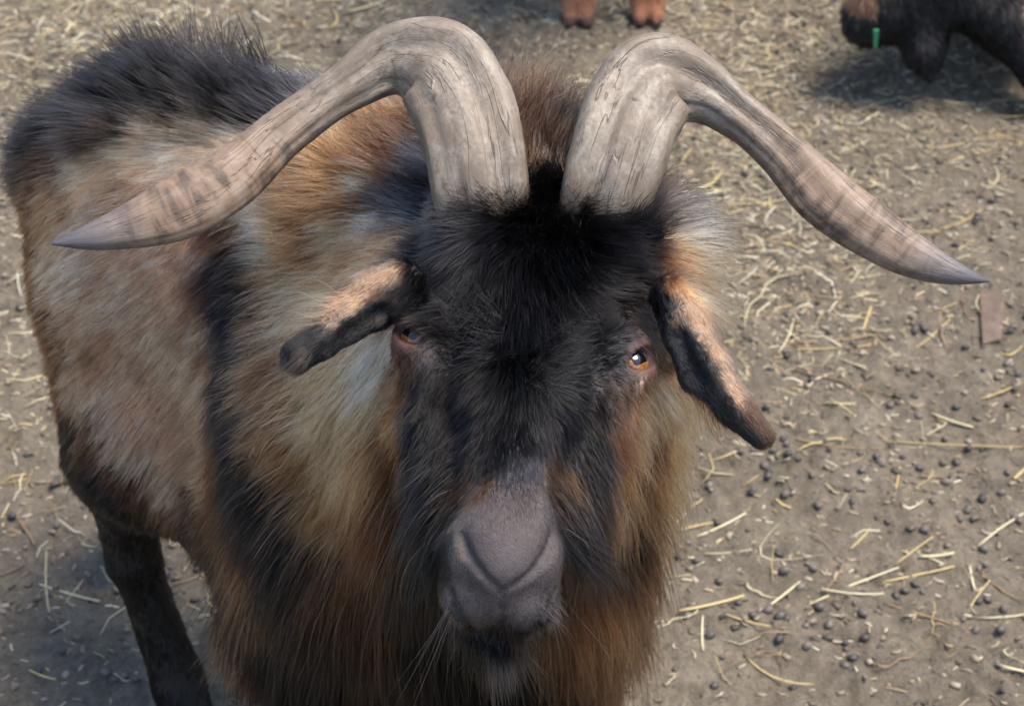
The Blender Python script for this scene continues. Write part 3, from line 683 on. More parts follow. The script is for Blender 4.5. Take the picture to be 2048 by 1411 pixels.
c -0.340 0.325 0.640 -0.79 0.18 -0.58 -0.58 -0.53 0.62 2.4 .25 T 1
c -0.378 0.335 0.604 -0.64 0.29 -0.71 -0.76 -0.46 0.45 2.4 .25 R 1
c -0.403 0.350 0.563 -0.56 0.23 -0.79 -0.91 -0.31 0.29 2.2 .25 D 1
c -0.183 0.251 0.661 -0.82 -0.03 -0.58 -0.47 -0.54 0.70 2.4 .25 C 1
c -0.215 0.267 0.658 -0.86 -0.06 -0.51 -0.35 -0.66 0.66 2.4 .25 T 1
c -0.248 0.275 0.648 -0.85 -0.04 -0.52 -0.35 -0.70 0.62 2.4 .25 B 1
c -0.291 0.285 0.635 -0.84 0.01 -0.54 -0.38 -0.73 0.57 2.4 .25 B 1
c -0.337 0.294 0.609 -0.74 0.12 -0.67 -0.54 -0.70 0.47 2.4 .25 B 1
c -0.375 0.303 0.568 -0.60 0.19 -0.78 -0.69 -0.62 0.38 2.4 .25 B 1
c -0.242 0.250 0.620 -0.74 -0.09 -0.67 -0.39 -0.75 0.53 2.4 .25 B 1
c -0.276 0.259 0.608 -0.73 -0.05 -0.68 -0.39 -0.79 0.47 2.4 .25 B 1
c -0.321 0.270 0.584 -0.67 0.06 -0.74 -0.47 -0.81 0.36 2.4 .25 B 1
c -0.236 0.221 0.580 -0.61 0.02 -0.79 -0.59 -0.68 0.43 2.4 .25 B 1
c -0.271 0.239 0.570 -0.61 0.04 -0.79 -0.44 -0.85 0.30 2.4 .25 B 1
c -0.317 0.255 0.546 -0.61 0.08 -0.79 -0.40 -0.89 0.22 2.4 .25 B 1
c -0.360 0.273 0.530 -0.58 0.21 -0.79 -0.54 -0.82 0.17 2.4 .25 B 1
c -0.397 0.307 0.512 -0.49 0.18 -0.85 -0.83 -0.55 0.08 2.2 .25 D 1
c -0.233 0.190 0.547 -0.46 0.19 -0.86 -0.88 -0.32 0.36 2.5 .25 B 1
c -0.273 0.226 0.519 -0.50 0.11 -0.86 -0.55 -0.80 0.22 2.5 .25 B 1
c -0.315 0.242 0.499 -0.55 -0.06 -0.83 -0.41 -0.85 0.33 2.5 .25 B 1
c -0.353 0.256 0.480 -0.54 0.06 -0.84 -0.56 -0.77 0.30 2.5 .25 B 1
c -0.391 0.289 0.438 -0.48 0.16 -0.87 -0.95 -0.30 0.05 2.4 .25 D 1
c -0.239 0.173 0.505 -0.46 0.17 -0.87 -0.94 -0.31 0.16 2.8 .25 B 1
c -0.280 0.209 0.470 -0.55 -0.14 -0.82 -0.48 -0.76 0.45 2.8 .25 B 1
c -0.317 0.219 0.454 -0.56 -0.16 -0.81 -0.43 -0.78 0.45 2.8 .25 B 1
c -0.353 0.234 0.433 -0.49 -0.02 -0.87 -0.60 -0.71 0.36 2.6 .25 D 1
c -0.243 0.158 0.460 -0.42 0.14 -0.90 -0.87 -0.44 0.22 3 .25 B 1
c -0.283 0.192 0.436 -0.48 -0.10 -0.87 -0.48 -0.80 0.36 3 .25 B 1
c -0.316 0.203 0.419 -0.47 0.00 -0.88 -0.42 -0.88 0.22 3 .25 D 1
c -0.343 0.213 0.400 -0.42 0.02 -0.91 -0.51 -0.83 0.22 2.4 .2 K 1
c -0.378 0.251 0.415 -0.42 0.13 -0.90 -0.80 -0.52 0.30 2.2 .2 K 1
c -0.247 0.150 0.418 -0.37 0.11 -0.92 -0.81 -0.57 0.12 3.2 .25 D 1
c -0.283 0.182 0.395 -0.38 0.11 -0.92 -0.52 -0.85 0.03 3.2 .25 D 1
c -0.313 0.200 0.371 -0.34 0.09 -0.94 -0.36 -0.90 -0.24 2.4 .2 K 1
c -0.254 0.156 0.381 -0.31 0.09 -0.95 -0.78 -0.62 -0.06 3.2 .25 K 1
c -0.342 0.236 0.315 -0.29 0.08 -0.95 -0.11 -0.94 -0.31 1.6 .15 K 1
l -0.342 0.243 0.276 -0.09 0.04 -0.99 0.16 -0.99 -0.06 1.0 .1 K 1.2
l -0.337 0.243 0.219 -0.04 -0.15 -0.99 0.60 -0.80 0.09 .9 .1 K 1.2
l -0.329 0.237 0.168 -0.01 -0.25 -0.97 0.55 -0.81 0.20 .8 .1 K 1.2
l -0.324 0.229 0.124 -0.03 -0.18 -0.98 0.31 -0.94 0.16 .8 .1 K 1.2
l -0.313 0.224 0.092 0.03 -0.39 -0.92 0.51 -0.79 0.35 .8 .1 K 1.2
c -0.191 0.192 0.614 -0.50 -0.38 -0.78 -0.74 -0.28 0.61 3 .3 K 1
c -0.185 0.156 0.605 -0.50 -0.41 -0.76 -0.72 -0.30 0.63 3 .3 K 1
c -0.199 0.180 0.599 -0.50 -0.34 -0.79 -0.77 -0.25 0.59 3 .3 K 1
c -0.194 0.141 0.586 -0.42 -0.41 -0.81 -0.74 -0.36 0.57 3.5 .3 K 1
c -0.187 0.115 0.576 -0.42 -0.27 -0.87 -0.73 -0.47 0.50 3.5 .3 K 1
c -0.190 0.101 0.555 -0.40 -0.11 -0.91 -0.73 -0.56 0.39 4 .3 K 1
c -0.183 0.084 0.542 -0.32 -0.05 -0.95 -0.71 -0.65 0.27 5 .3 K 1
c -0.181 0.076 0.508 -0.29 0.10 -0.95 -0.69 -0.72 0.07 6 .3 K 1
c -0.207 0.230 0.622 -0.43 -0.40 -0.81 -0.55 -0.60 0.59 3 .3 K 1
c -0.212 0.113 0.501 -0.31 0.11 -0.95 -0.83 -0.54 0.10 5 .3 D 1
c -0.216 0.129 0.538 -0.38 0.08 -0.92 -0.86 -0.41 0.31 3 .3 D 1
c -0.222 0.166 0.556 -0.41 -0.08 -0.91 -0.87 -0.25 0.42 3 .3 D 1
c -0.223 0.202 0.575 -0.48 -0.09 -0.87 -0.79 -0.37 0.48 3 .3 D 1
c -0.236 0.232 0.597 -0.59 -0.11 -0.80 -0.47 -0.75 0.46 2.6 .3 D 1
r -0.186 0.073 0.353 -0.09 0.01 -1.00 -0.50 -0.86 0.04 12 .3 K 1
r -0.161 0.062 0.347 -0.08 0.03 -1.00 -0.28 -0.96 -0.01 12 .3 K 1
r -0.202 0.085 0.369 -0.10 0.05 -0.99 -0.66 -0.75 0.02 11 .3 K 1
f -0.017 0.104 0.765 -0.45 0.89 0.06 -0.08 -0.11 0.99 2.4 .4 K 1.2
f -0.033 0.116 0.761 -0.49 0.86 -0.15 -0.50 -0.09 0.86 2.4 .4 K 1.2
f -0.045 0.128 0.750 -0.60 0.76 -0.26 -0.79 0.04 0.61 2.4 .35 G 1.1
f 0.083 0.105 0.760 0.59 0.77 0.23 0.02 -0.30 0.95 2.4 .4 K 1.2
f 0.087 0.098 0.757 0.92 0.37 0.14 0.07 -0.49 0.87 2.2 .35 K 1.1
a -0.081 0.047 0.762 -0.75 -0.62 -0.24 -0.08 -0.27 0.96 .6 .12 E 1
a -0.093 0.037 0.757 -0.79 -0.51 -0.36 -0.08 -0.49 0.87 .6 .12 E 1
a -0.103 0.026 0.752 -0.74 -0.64 -0.21 0.13 -0.45 0.88 .5 .12 E 1
a -0.078 0.038 0.756 -0.79 -0.50 -0.36 0.17 -0.74 0.65 .5 .12 D 1
m -0.019 -0.153 0.665 -0.07 0.05 -1.00 0.07 -0.99 -0.13 .12 .12 S 1.2
m 0.005 -0.155 0.668 0.07 -0.10 -0.99 -0.01 -0.99 0.10 .12 .12 S 1.2
m -0.007 -0.141 0.644 -0.00 -0.52 -0.86 0.02 -0.86 0.52 .12 .12 S 1.2
m -0.027 -0.150 0.674 -0.15 -0.02 -0.99 -0.66 -0.75 0.11 .15 .12 S 1.2
m 0.018 -0.149 0.672 0.15 -0.06 -0.99 0.75 -0.64 0.15 .15 .12 S 1.2
f 0.020 0.138 0.755 -0.01 -1.00 -0.01 -0.06 0.41 0.91 3.5 .45 K 1.2
f 0.030 0.129 0.760 0.10 -0.99 -0.00 -0.28 0.17 0.95 3.5 .45 K 1.2
f 0.007 0.127 0.761 -0.13 -0.99 -0.00 0.43 0.03 0.90 3.5 .45 K 1.2
f -0.009 0.118 0.766 -0.66 -0.75 0.01 0.12 -0.10 0.99 3.0 .5 K 1.2
f 0.047 0.123 0.763 0.41 -0.91 0.04 -0.09 -0.00 1.00 3.0 .5 K 1.2
f -0.004 0.116 0.765 -0.55 0.80 0.22 0.25 -0.09 0.96 2.6 .5 K 1.2
f 0.056 0.118 0.764 0.27 0.96 0.07 0.03 -0.08 1.00 2.8 .5 K 1.2
r 0.115 0.136 0.746 0.68 0.58 -0.44 0.65 0.44 0.61 4.2 .4 C 1
r 0.103 0.102 0.755 0.93 0.14 -0.34 0.36 -0.42 0.83 4 .4 C 1
c -0.233 0.135 0.447 -0.24 0.09 -0.97 -0.86 -0.50 0.14 3 .2 D 1
c -0.232 0.127 0.421 -0.18 0.07 -0.98 -0.83 -0.54 0.11 3 .2 K 1
c -0.253 0.155 0.402 -0.25 0.08 -0.97 -0.78 -0.63 0.07 3 .2 K 1
c -0.276 0.178 0.379 -0.25 0.08 -0.96 -0.58 -0.80 -0.16 2.6 .2 K 1
c -0.300 0.194 0.372 -0.26 0.08 -0.96 -0.44 -0.86 -0.25 2.4 .2 K 1
r 0.086 0.050 0.597 0.17 0.11 -0.98 0.86 -0.44 -0.27 7 .35 D 1
r 0.076 0.067 0.528 0.16 0.10 -0.98 0.80 -0.59 -0.13 9 .35 K 1
r 0.111 0.219 0.356 0.17 0.09 -0.98 0.59 -0.80 -0.08 10 .35 R 1
r 0.108 0.247 0.267 0.17 0.08 -0.98 0.75 -0.65 -0.09 12 .35 D 1
r 0.064 0.050 0.535 0.16 0.09 -0.98 0.73 -0.66 -0.18 11 .35 D 1
r 0.116 0.266 0.253 0.12 -0.01 -0.99 0.99 -0.10 0.03 11 .35 K 1
r -0.137 0.043 0.478 -0.14 0.07 -0.99 -0.48 -0.87 -0.06 11 .35 K 1
r -0.109 0.028 0.496 -0.12 0.07 -0.99 -0.40 -0.91 -0.10 12 .35 K 1
m -0.034 -0.138 0.687 -0.29 -0.16 -0.94 -0.57 -0.76 0.30 .25 .12 S 1
m -0.036 -0.141 0.676 -0.35 -0.59 -0.73 -0.25 -0.69 0.68 .25 .12 S 1
m 0.026 -0.135 0.683 0.23 0.09 -0.97 0.85 -0.52 0.02 .25 .12 S 1
r -0.134 0.041 0.485 -0.19 0.07 -0.98 -0.49 -0.87 -0.06 9 .35 K 1
r -0.153 0.053 0.520 -0.26 0.09 -0.96 -0.59 -0.80 0.07 8 .35 K 1
r -0.118 0.034 0.478 -0.13 0.06 -0.99 -0.40 -0.91 -0.09 10 .35 K 1
r -0.170 0.070 0.534 -0.33 0.09 -0.94 -0.68 -0.71 0.17 7 .35 K 1
c -0.306 0.388 0.685 -0.65 0.75 -0.16 -0.41 0.10 0.91 5 .55 K 1.3
c -0.265 0.368 0.698 -0.73 0.68 -0.03 -0.08 -0.04 1.00 5 .55 K 1.3
c -0.227 0.354 0.698 -0.76 0.65 0.03 -0.01 -0.05 1.00 5 .55 K 1.3
c -0.344 0.427 0.652 -0.72 0.63 -0.28 -0.46 0.39 0.80 4.5 .5 K 1.3
c -0.295 0.352 0.687 -0.79 0.58 -0.21 -0.40 -0.23 0.89 3.5 .4 K 1.2
c -0.253 0.340 0.693 -0.89 0.45 0.03 -0.12 -0.32 0.94 3.5 .4 K 1.2
b -0.012 -0.141 0.640 -0.01 0.03 -1.00 -0.08 -1.00 -0.02 5 .35 K 2
b -0.003 -0.140 0.639 -0.00 0.02 -1.00 0.26 -0.97 -0.02 5 .35 K 2
b -0.018 -0.139 0.642 -0.08 -0.09 -0.99 0.02 -1.00 0.09 4 .35 K 2
b 0.005 -0.154 0.661 0.06 0.05 -1.00 0.03 -0.98 -0.21 4 .35 K 2
"""
HUE = dict(K=(.0045, .0042, .0050), G=(.026, .026, .031), D=(.046, .022, .012), R=(.275, .124, .056), B=(.39, .225, .138), T=(.545, .315, .165), C=(.66, .49, .335), E=(.36, .225, .135),
           S=(.060, .048, .047), N=(.075, .060, .060), P=(.12, .06, .052))
REG = {'f': 'face_hair', 'e': 'face_hair', 'm': 'muzzle_hair', 'a': 'ear_hair', 'b': 'beard', 'r': 'ruff', 'c': 'coat', 'l': 'coat'}
G = []
for ln in GROOM.strip().split('\n'):
    w = ln.split(); v = list(map(float, w[1:10]))
    G.append((w[0], v[:3], v[3:6], v[6:9], float(w[10]), float(w[11]), HUE[w[12]], float(w[13])))
mid = V(-.16, .325, 0)
for g in list(G):                                   # the far flank carries the same coat as the near one
    if g[0] in 'cl':
        mp_ = [np.array(q) - 2 * BP * ((np.array(q) - (mid if i == 0 else 0)) @ BP) for i, q in enumerate(g[1:4])]
        G.append((g[0], *mp_, *g[4:]))
for pl in (HLL, FRL, FLL, HRL):                      # black stockings
    for a, b in zip(pl[1:], pl[2:]):
        for q in (.15, .5, .85):
            c_ = V(*a) * (1 - q) + V(*b) * q
            for nn_ in ((1, 0, 0), (-1, 0, 0), (0, 1, 0), (0, -1, 0)): G.append(('l', c_ + V(*nn_) * .025, V(0, 0, -1), V(*nn_), 1.0, .12, HUE['K'], 2.2))
gp = np.array([g[1] for g in G]); gd = np.array([g[2] for g in G]); gn = np.array([g[3] for g in G])
gl = np.array([[g[4], g[5], g[7], *g[6]] for g in G]); greg = np.array([g[0] for g in G])

def lie(p, n, power=5.0):
    outv = np.zeros((len(p), gl.shape[1])); outd = np.zeros((len(p), 3)); near = np.zeros(len(p), int)
    lg = gl.copy(); lg[:, 0] = np.log(lg[:, 0]); lg[:, 3:] = np.log(lg[:, 3:])
    for i in range(0, len(p), 20000):
        a, b = p[i:i + 20000], n[i:i + 20000]
        d2 = ((a[:, None] - gp[None]) ** 2).sum(2) + .0006 * (1 - b @ gn.T)
        near[i:i + 20000] = d2.argmin(1)
        w = 1 / (d2 + 1e-5) ** (power / 2); w /= w.sum(1)[:, None]
        outv[i:i + 20000] = w @ lg; outd[i:i + 20000] = w @ gd
    outv[:, 0] = np.exp(outv[:, 0]); outv[:, 3:] = np.exp(outv[:, 3:])
    return outv, outd, near

def fbm(p, sc, seed=0, oct=3):                      # smooth pseudo noise, vectorised
    r = np.random.default_rng(seed); o = np.zeros(len(p))
    for k in range(oct):
        for _ in range(3):
            v = r.normal(size=3); v /= np.linalg.norm(v)
            o += np.sin(p @ (v * sc * 2 ** k * 6.28 * r.uniform(.7, 1.3)) + r.uniform(0, 6.28)) / 2 ** k
    return o / 3.2

me = body.data
vn = np.zeros(len(vt) * 3, np.float32); me.vertices.foreach_get('normal', vn); vn = vn.reshape(-1, 3)
# the hide takes the colour of its hair
wob = np.stack([fbm(vt, 16, 21), fbm(vt, 16, 22), fbm(vt, 16, 23)], 1) * .007 + rng.normal(size=vt.shape) * .003
hv, hd, hn = lie((vt + wob).astype(np.float32), vn)
for s in (-1, 1):
    c_ = EYE[s][0] + EYE[s][1] * .006; dd = np.linalg.norm(vt - c_, axis=1); k_ = np.clip((.0185 - dd) / .0035, 0, 1)[:, None]
    hv[:, 3:6] = hv[:, 3:6] * (1 - k_) + np.array(HUE['P']) * k_; hv[:, 0] *= 1 - .97 * k_[:, 0]
ca_ = me.color_attributes.new('coat', 'FLOAT_COLOR', 'POINT')
ca_.data.foreach_set('color', np.concatenate([hv[:, 3:6] * .8, np.ones((len(vt), 1))], 1).astype(np.float32).ravel())

def roots_on(vt, qd, vn, per_cm2, n_rng):
    a, b, c, d = (vt[qd[:, i]] for i in range(4))
    ar = .5 * np.linalg.norm(np.cross(c - a, d - b), axis=1)
    ctr = (a + b + c + d) / 4; nn = vn[qd].mean(1)
    w = ar * 1e4 * per_cm2(qd[:, 0], ctr, nn)
    n = int(w.sum()); pick = n_rng.choice(len(qd), n, p=w / w.sum())
    u, v = n_rng.random((2, n, 1))
    p = (a[pick] * (1 - u) + b[pick] * u) * (1 - v) + (d[pick] * (1 - u) + c[pick] * u) * v
    return p, nn[pick] / np.linalg.norm(nn[pick], axis=1)[:, None], qd[pick, n_rng.integers(0, 4, n)]

def hair_object(name, P, radius, colour, parent, mat):
    n, k, _ = P.shape
    h = bpy.data.hair_curves.new(name); h.add_curves([k] * n)
    h.attributes['position'].data.foreach_set('vector', (P.reshape(-1, 3) - np.array(parent.location)).astype(np.float32).ravel())
    r = h.attributes.new('radius', 'FLOAT', 'POINT'); r.data.foreach_set('value', radius.astype(np.float32).ravel())
    c = h.attributes.new('strand_colour', 'FLOAT_COLOR', 'POINT')
    c.data.foreach_set('color', np.concatenate([colour, np.ones((n, k, 1))], 2).astype(np.float32).ravel())
    h.materials.append(mat)
    o = bpy.data.objects.new(name, h); col.objects.link(o); o.parent = parent
    return o

from mathutils.kdtree import KDTree
def strands(p, n, val, dr, k, r, droop=.0, curl=.05, clump=.5, per=22, wild=.08, grow=1.0):
    N = len(p)
    L = val[:, 0] * .01 * r.uniform(.55, 1.25, N) * grow
    t_ = dr - n * (dr * n).sum(1)[:, None]; t_ /= np.linalg.norm(t_, axis=1)[:, None] + 1e-6
    lift = np.clip(val[:, 1] * r.uniform(.6, 1.4, N), .04, .9)[:, None]
    sway = np.stack([fbm(p, 9, 11), fbm(p, 9, 12), fbm(p, 9, 13)], 1) * .16
    d = t_ * (1 - lift) + n * lift + r.normal(size=(N, 3)) * wild + sway
    d /= np.linalg.norm(d, axis=1)[:, None]
    P = np.zeros((N, k, 3)); P[:, 0] = p - n * np.minimum(.0012, L * .03)[:, None]
    ax = r.normal(size=(N, 3)); ph = r.uniform(0, 6.28, N); fr = r.uniform(.6, 1.6, N)
    st = L / (k - 1); dp = droop * np.clip(val[:, 0] / 4, .1, 3)
    for i in range(1, k):
        s_ = i / (k - 1)
        P[:, i] = P[:, i - 1] + d * st[:, None]
        d = d + ax * (curl * np.cos(ph + fr * s_ * 6.28))[:, None] - n * (lift * .25 * (1 - s_))
        d[:, 2] -= dp / (k - 1)
        d /= np.linalg.norm(d, axis=1)[:, None]
    if clump > 0:
        m = max(N // per, 1); ci = r.choice(N, m, replace=False); kd = KDTree(m)
        for q, i in enumerate(ci): kd.insert(p[i], q)
        kd.balance()
        nn = ci[np.array([kd.find(x)[1] for x in p])]
        s_ = np.linspace(0, 1, k)[None, :, None]
        cw = clump * r.uniform(.4, 1.2, (N, 1, 1)); w = np.clip(cw * s_ ** 1.3, 0, .95)
        tgt = P[nn] + (p - p[nn])[:, None] * .15
        P = P * (1 - w) + tgt * w
        strands.tuft = nn
    else: strands.tuft = np.arange(N)
    return P

def groom(name, regs, dens, k, rad, r, tipmul=1.35, rootmul=.5, tuft=.22, mott=.1, **kw):
    def per(i, c, nn):
        ok = np.isin(greg[hn[i]], list(regs)) & (hv[i, 0] > .055)
        vd = c - CAM; vd /= np.linalg.norm(vd, axis=1)[:, None]
        return ok * dens * hv[i, 2] * np.where((nn * vd).sum(1) < .3, 1.0, .35)
    p, n, vi = roots_on(vt, qd, vn, per, r)
    val, dr = hv[vi], hd[vi]
    P = strands(p, n, val, dr, k, r, **kw)
    N = len(p)
    s_ = np.linspace(0, 1, k)[None, :, None]
    c = val[:, None, 3:6] * np.exp(r.normal(size=(N, 1, 1)) * .42 + (fbm(p, 14, 5) * .22 + fbm(p * V(1, 1, .5), 34, 6) * mott)[:, None, None]) * (1 + r.normal(size=(N, 1, 3)) * .05)
    c = c * np.exp(r.normal(size=N) * tuft)[strands.tuft][:, None, None]
    c = c * (rootmul + (tipmul - rootmul) * s_)
    odd = r.random(N)
    lum = c.mean((1, 2))
    c = np.where(((odd < .035) & (lum > .05))[:, None, None], c * .18, c)                    # a scatter of dark and of pale guard hairs
    pale = (odd > np.where((lum > .05) | (val[:, 0] > 6.6), .95, .993))[:, None, None]
    c = np.where(pale, np.minimum(c * 1.8 + V(.09, .062, .04), .75), c)
    rd = rad * r.uniform(.65, 1.25, (N, 1)) * np.concatenate([np.ones(k - 1) - .55 * np.linspace(0, 1, k - 1) ** 1.5, [.08]])[None]
    o = hair_object(name, P, rd, np.clip(c, .002, .8), buck, M_FUR)
    print(name, N)
    return o

rg = np.random.default_rng(3)
groom('coat', 'cl', 32, 6, .00032, rg, mott=.24, droop=.10, curl=.05, clump=.45, per=26)
groom('ruff', 'r', 30, 9, .00030, rg, tuft=.42, droop=.30, curl=.06, clump=.5, per=30)
groom('beard', 'b', 34, 10, .00026, rg, tuft=.5, droop=.5, curl=.07, clump=.55, per=24)
groom('face_hair', 'fe', 85, 7, .00024, rg, droop=.08, curl=.06, clump=.5, per=20)
groom('muzzle_hair', 'm', 260, 4, .00016, rg, tipmul=1.8, droop=0, curl=.03, clump=0)
groom('ear_hair', 'a', 130, 5, .0002, rg, droop=.03, curl=.04, clump=.2)
#STAGE3
# ------------------------------------------------------------------ the yard: trodden earth
def vnoise(x, y, sc, seed):
    r = np.random.default_rng(seed); tb = r.random((256, 256))
    u, v = x * sc, y * sc; i, j = np.floor(u).astype(int), np.floor(v).astype(int); a, b = u - i, v - j
    a, b = a * a * (3 - 2 * a), b * b * (3 - 2 * b); g = lambda p, q: tb[p % 256, q % 256]
    return (g(i, j) * (1 - a) + g(i + 1, j) * a) * (1 - b) + (g(i, j + 1) * (1 - a) + g(i + 1, j + 1) * a) * b
def height(x, y):
    x, y = np.asarray(x, float), np.asarray(y, float)
    h = .030 * (vnoise(x, y, 2.2, 1) - .5) + .012 * (vnoise(x, y, 9, 2) - .5) + .009 * (vnoise(x, y, 28, 3) - .5)
    cl = np.maximum(vnoise(x, y, 60, 4) - .5, 0) * .024 * np.clip((vnoise(x, y, 6, 5) - .3) * 3, 0, 1) + .007 * (vnoise(x, y, 110, 6) - .5)
    return (h + cl) * np.exp(-np.maximum(np.hypot(x, y - 1) - 3, 0) / 3)
gx = np.concatenate([-np.geomspace(60, 1.3, 26), np.arange(-1.28, 1.28, .0075), np.geomspace(1.3, 60, 26)])
gy = np.concatenate([-np.geomspace(60, .45, 26), np.arange(-.42, 2.3, .0075), np.geomspace(2.35, 90, 30)])
X, Y = np.meshgrid(gx, gy, indexing='ij')
gv = np.stack([X.ravel(), Y.ravel(), height(X.ravel(), Y.ravel())], 1)
ni, nj = X.shape; I_, J_ = np.meshgrid(np.arange(ni - 1), np.arange(nj - 1), indexing='ij'); b0 = (I_ * nj + J_).ravel()
t = NT('earth')
oc = t.n('ShaderNodeTexCoord').outputs['Object']
n1 = t.noise(5, 6, .6, oc); n2 = t.noise(60, 6, .7, oc); n3 = t.noise(260, 4, .7, oc)
n4 = t.noise(24, 5, .65, oc); n2 = t.math('ADD', t.math('MULTIPLY', n2, .6), t.math('MULTIPLY', n4, .4))
cc = t.ramp(n2, [(.30, (.055, .044, .031)), (.48, (.17, .141, .102)), (.66, (.29, .245, .178))])
cc = t.mix(t.ramp(n1, [(.4, (0, 0, 0)), (.65, (.5, .5, .5))]), cc, (.118, .098, .070))
cc = t.mix(t.ramp(n3, [(.55, (0, 0, 0)), (.72, (.6, .6, .6))]), cc, (.31, .265, .175))
cc = t.mix(t.ramp(t.noise(170, 3, .6, oc), [(.3, (.75, .75, .75)), (.42, (0, 0, 0))]), cc, (.05, .042, .034))
t.l(cc, t.b.inputs['Base Color']); t.b.inputs['Roughness'].default_value = .92
t.l(t.bump(n3, 1.0, .006, t.bump(n2, 1.0, .014)), t.b.inputs['Normal'])
ground = tag(mesh_obj('ground', gv, np.stack([b0, b0 + nj, b0 + nj + 1, b0 + 1], 1), t.m), kind='structure')

# ------------------------------------------------------------------ straw, chaff and droppings
M_STRAW = []
for nm, ca0, cb0 in (('pale_straw', (.46, .41, .24), (.60, .56, .38)), ('golden_straw', (.38, .28, .105), (.50, .40, .18)), ('brown_straw', (.17, .105, .05), (.28, .19, .10))):
    t = NT(nm); oi = t.n('ShaderNodeObjectInfo'); oc = t.n('ShaderNodeTexCoord').outputs['Object']
    mps = t.n('ShaderNodeMapping'); mps.inputs['Scale'].default_value = (6, 300, 300); t.l(oc, mps.inputs['Vector'])
    t.l(t.mix(.55, t.ramp(oi.outputs['Random'], [(0, ca0), (1, cb0)]), t.mix(t.noise(3, 4, .6, mps.outputs[0]), (.45, .42, .38), (1.3, 1.3, 1.25)), 'MULTIPLY'), t.b.inputs['Base Color'])
    t.b.inputs['Roughness'].default_value = .5; M_STRAW.append(t.m)
t = NT('chaff'); t.l(attr(t, 'tint').outputs['Color'], t.b.inputs['Base Color']); t.b.inputs['Roughness'].default_value = .6; M_CHAFF = t.m
def on_ground(px, py):
    z = 0.0
    for _ in range(4):
        v = at(px, py, 1) - CAM; q = CAM + v * ((z - CAM[2]) / v[2]); z = float(height(q[0], q[1]))
    return V(q[0], q[1], z)
SECT = 5
def stalk_mesh(L, w, bend, lift, kink, r):
    n = 7; vs = []
    for i in range(n):
        s_ = i / (n - 1) - .5
        y = bend * (s_ * s_ - .08) * L + kink * max(s_, 0) * L; z = lift * (abs(s_) * 2) ** 2
        ww = w * (1 - .35 * abs(s_) ** 2 * 2)
        for k_ in range(SECT):
            a = 2 * math.pi * k_ / SECT + .3
            vs.append((s_ * L, y + math.cos(a) * ww, z + math.sin(a) * ww * .55))
    fs = [(i * SECT + k_, i * SECT + (k_ + 1) % SECT, (i + 1) * SECT + (k_ + 1) % SECT, (i + 1) * SECT + k_) for i in range(n - 1) for k_ in range(SECT)]
    fs += [tuple(range(SECT))[::-1], tuple((n - 1) * SECT + k_ for k_ in range(SECT))]
    m = bpy.data.meshes.new('straw_stalk'); m.from_pydata(vs, [], fs); m.polygons.foreach_set('use_smooth', np.ones(len(fs), bool)); m.materials.append(M_STRAW[0]); m.update(); return m
rs = random.Random(5)
def lay(mesh, a, b, name='straw_stalk', sc=1.0, sink=.0005):
    o = bpy.data.objects.new(name, mesh); col.objects.link(o)
    d = b - a; L = np.linalg.norm(d); x = d / L; y = unit(np.cross((0, 0, 1), x)); z = np.cross(x, y); c = (a + b) / 2; w = .0014
    c = c.copy(); c[2] = max(c[2], float(height(c[0], c[1]))) + w * .5
    m = Matrix.Identity(4)
    for k_ in range(3): m[k_][0], m[k_][1], m[k_][2], m[k_][3] = x[k_] * sc, y[k_], z[k_], c[k_]
    o.matrix_world = m; return o
NAMED = [(1587, 690, 1745, 679, 2.6), (1592, 704, 1740, 692, 1.4), (1560, 706, 1592, 640, 1.6), (1725, 662, 1742, 615, 2.2), (1585, 740, 1790, 790, 1.5), (1862, 828, 1945, 858, 2.3),
         (1590, 880, 1662, 892, 1.7), (1660, 893, 1765, 900, 1.2), (1770, 884, 2044, 896, 1.2), (1838, 956, 1886, 958, 2.4), (1394, 1076, 1492, 1028, 1.7), (1350, 1062, 1425, 1043, 1.6),
         (1320, 1096, 1366, 1034, 1.5), (1358, 1230, 1487, 1198, 2.2), (1474, 1250, 1606, 1168, 1.9), (1450, 1234, 1540, 1256, 1.3), (1616, 1212, 1790, 1132, 1.7), (1790, 1132, 1862, 1076, 1.4),
         (1640, 1188, 1765, 1196, 1.3), (1765, 1166, 1906, 1132, 1.7), (1648, 1192, 1682, 1138, 1.8), (1768, 1206, 1932, 1258, 1.8), (1838, 1116, 1906, 1111, 2.4), (1955, 1092, 2042, 1024, 1.8),
         (1938, 1136, 1950, 1182, 1.8), (1404, 1232, 1405, 1302, 1.6), (1408, 1112, 1502, 1104, 1.1), (2026, 962, 2050, 938, 2.6), (1560, 50, 1572, 88, 1.8), (1722, 248, 1756, 226, 2), (1690, 470, 1880, 462, 1.3),
         (1880, 462, 1966, 426, 1.6), (80, 1172, 200, 1206, 1.6), (38, 1042, 72, 1092, 1.6), (92, 1110, 96, 1226, 1.3), (0, 1152, 50, 1130, 1.5), (60, 1342, 112, 1362, 1.6), (1830, 700, 1900, 640, 1.4), (1800, 935, 1790, 980, 1.7),
         (1550, 1000, 1580, 1018, 2.2), (1925, 1240, 1975, 1160, 1.2), (1700, 1100, 1740, 1060, 1.3), (1960, 800, 2040, 770, 1.6), (1480, 870, 1530, 900, 1.4), (1590, 330, 1650, 350, 1.6), (1850, 300, 1930, 290, 1.6)]
count = 0
def straw_tag(o, L):
    k_ = rs.choices((0, 1, 2), (.45, .38, .17))[0]; o.material_slots[0].link = 'OBJECT'; o.material_slots[0].material = M_STRAW[k_]
    hue_ = ('pale cream', 'golden yellow', 'dull brown')[k_]
    tag(o, 'long %s straw stalk lying flat on the bare earth' % hue_ if L > .06 else 'short %s bit of straw on the bare earth' % hue_ if L < .035 else '%s straw stalk of middling length on the earth' % hue_, 'straw', '%s straw strewn over the yard' % hue_)
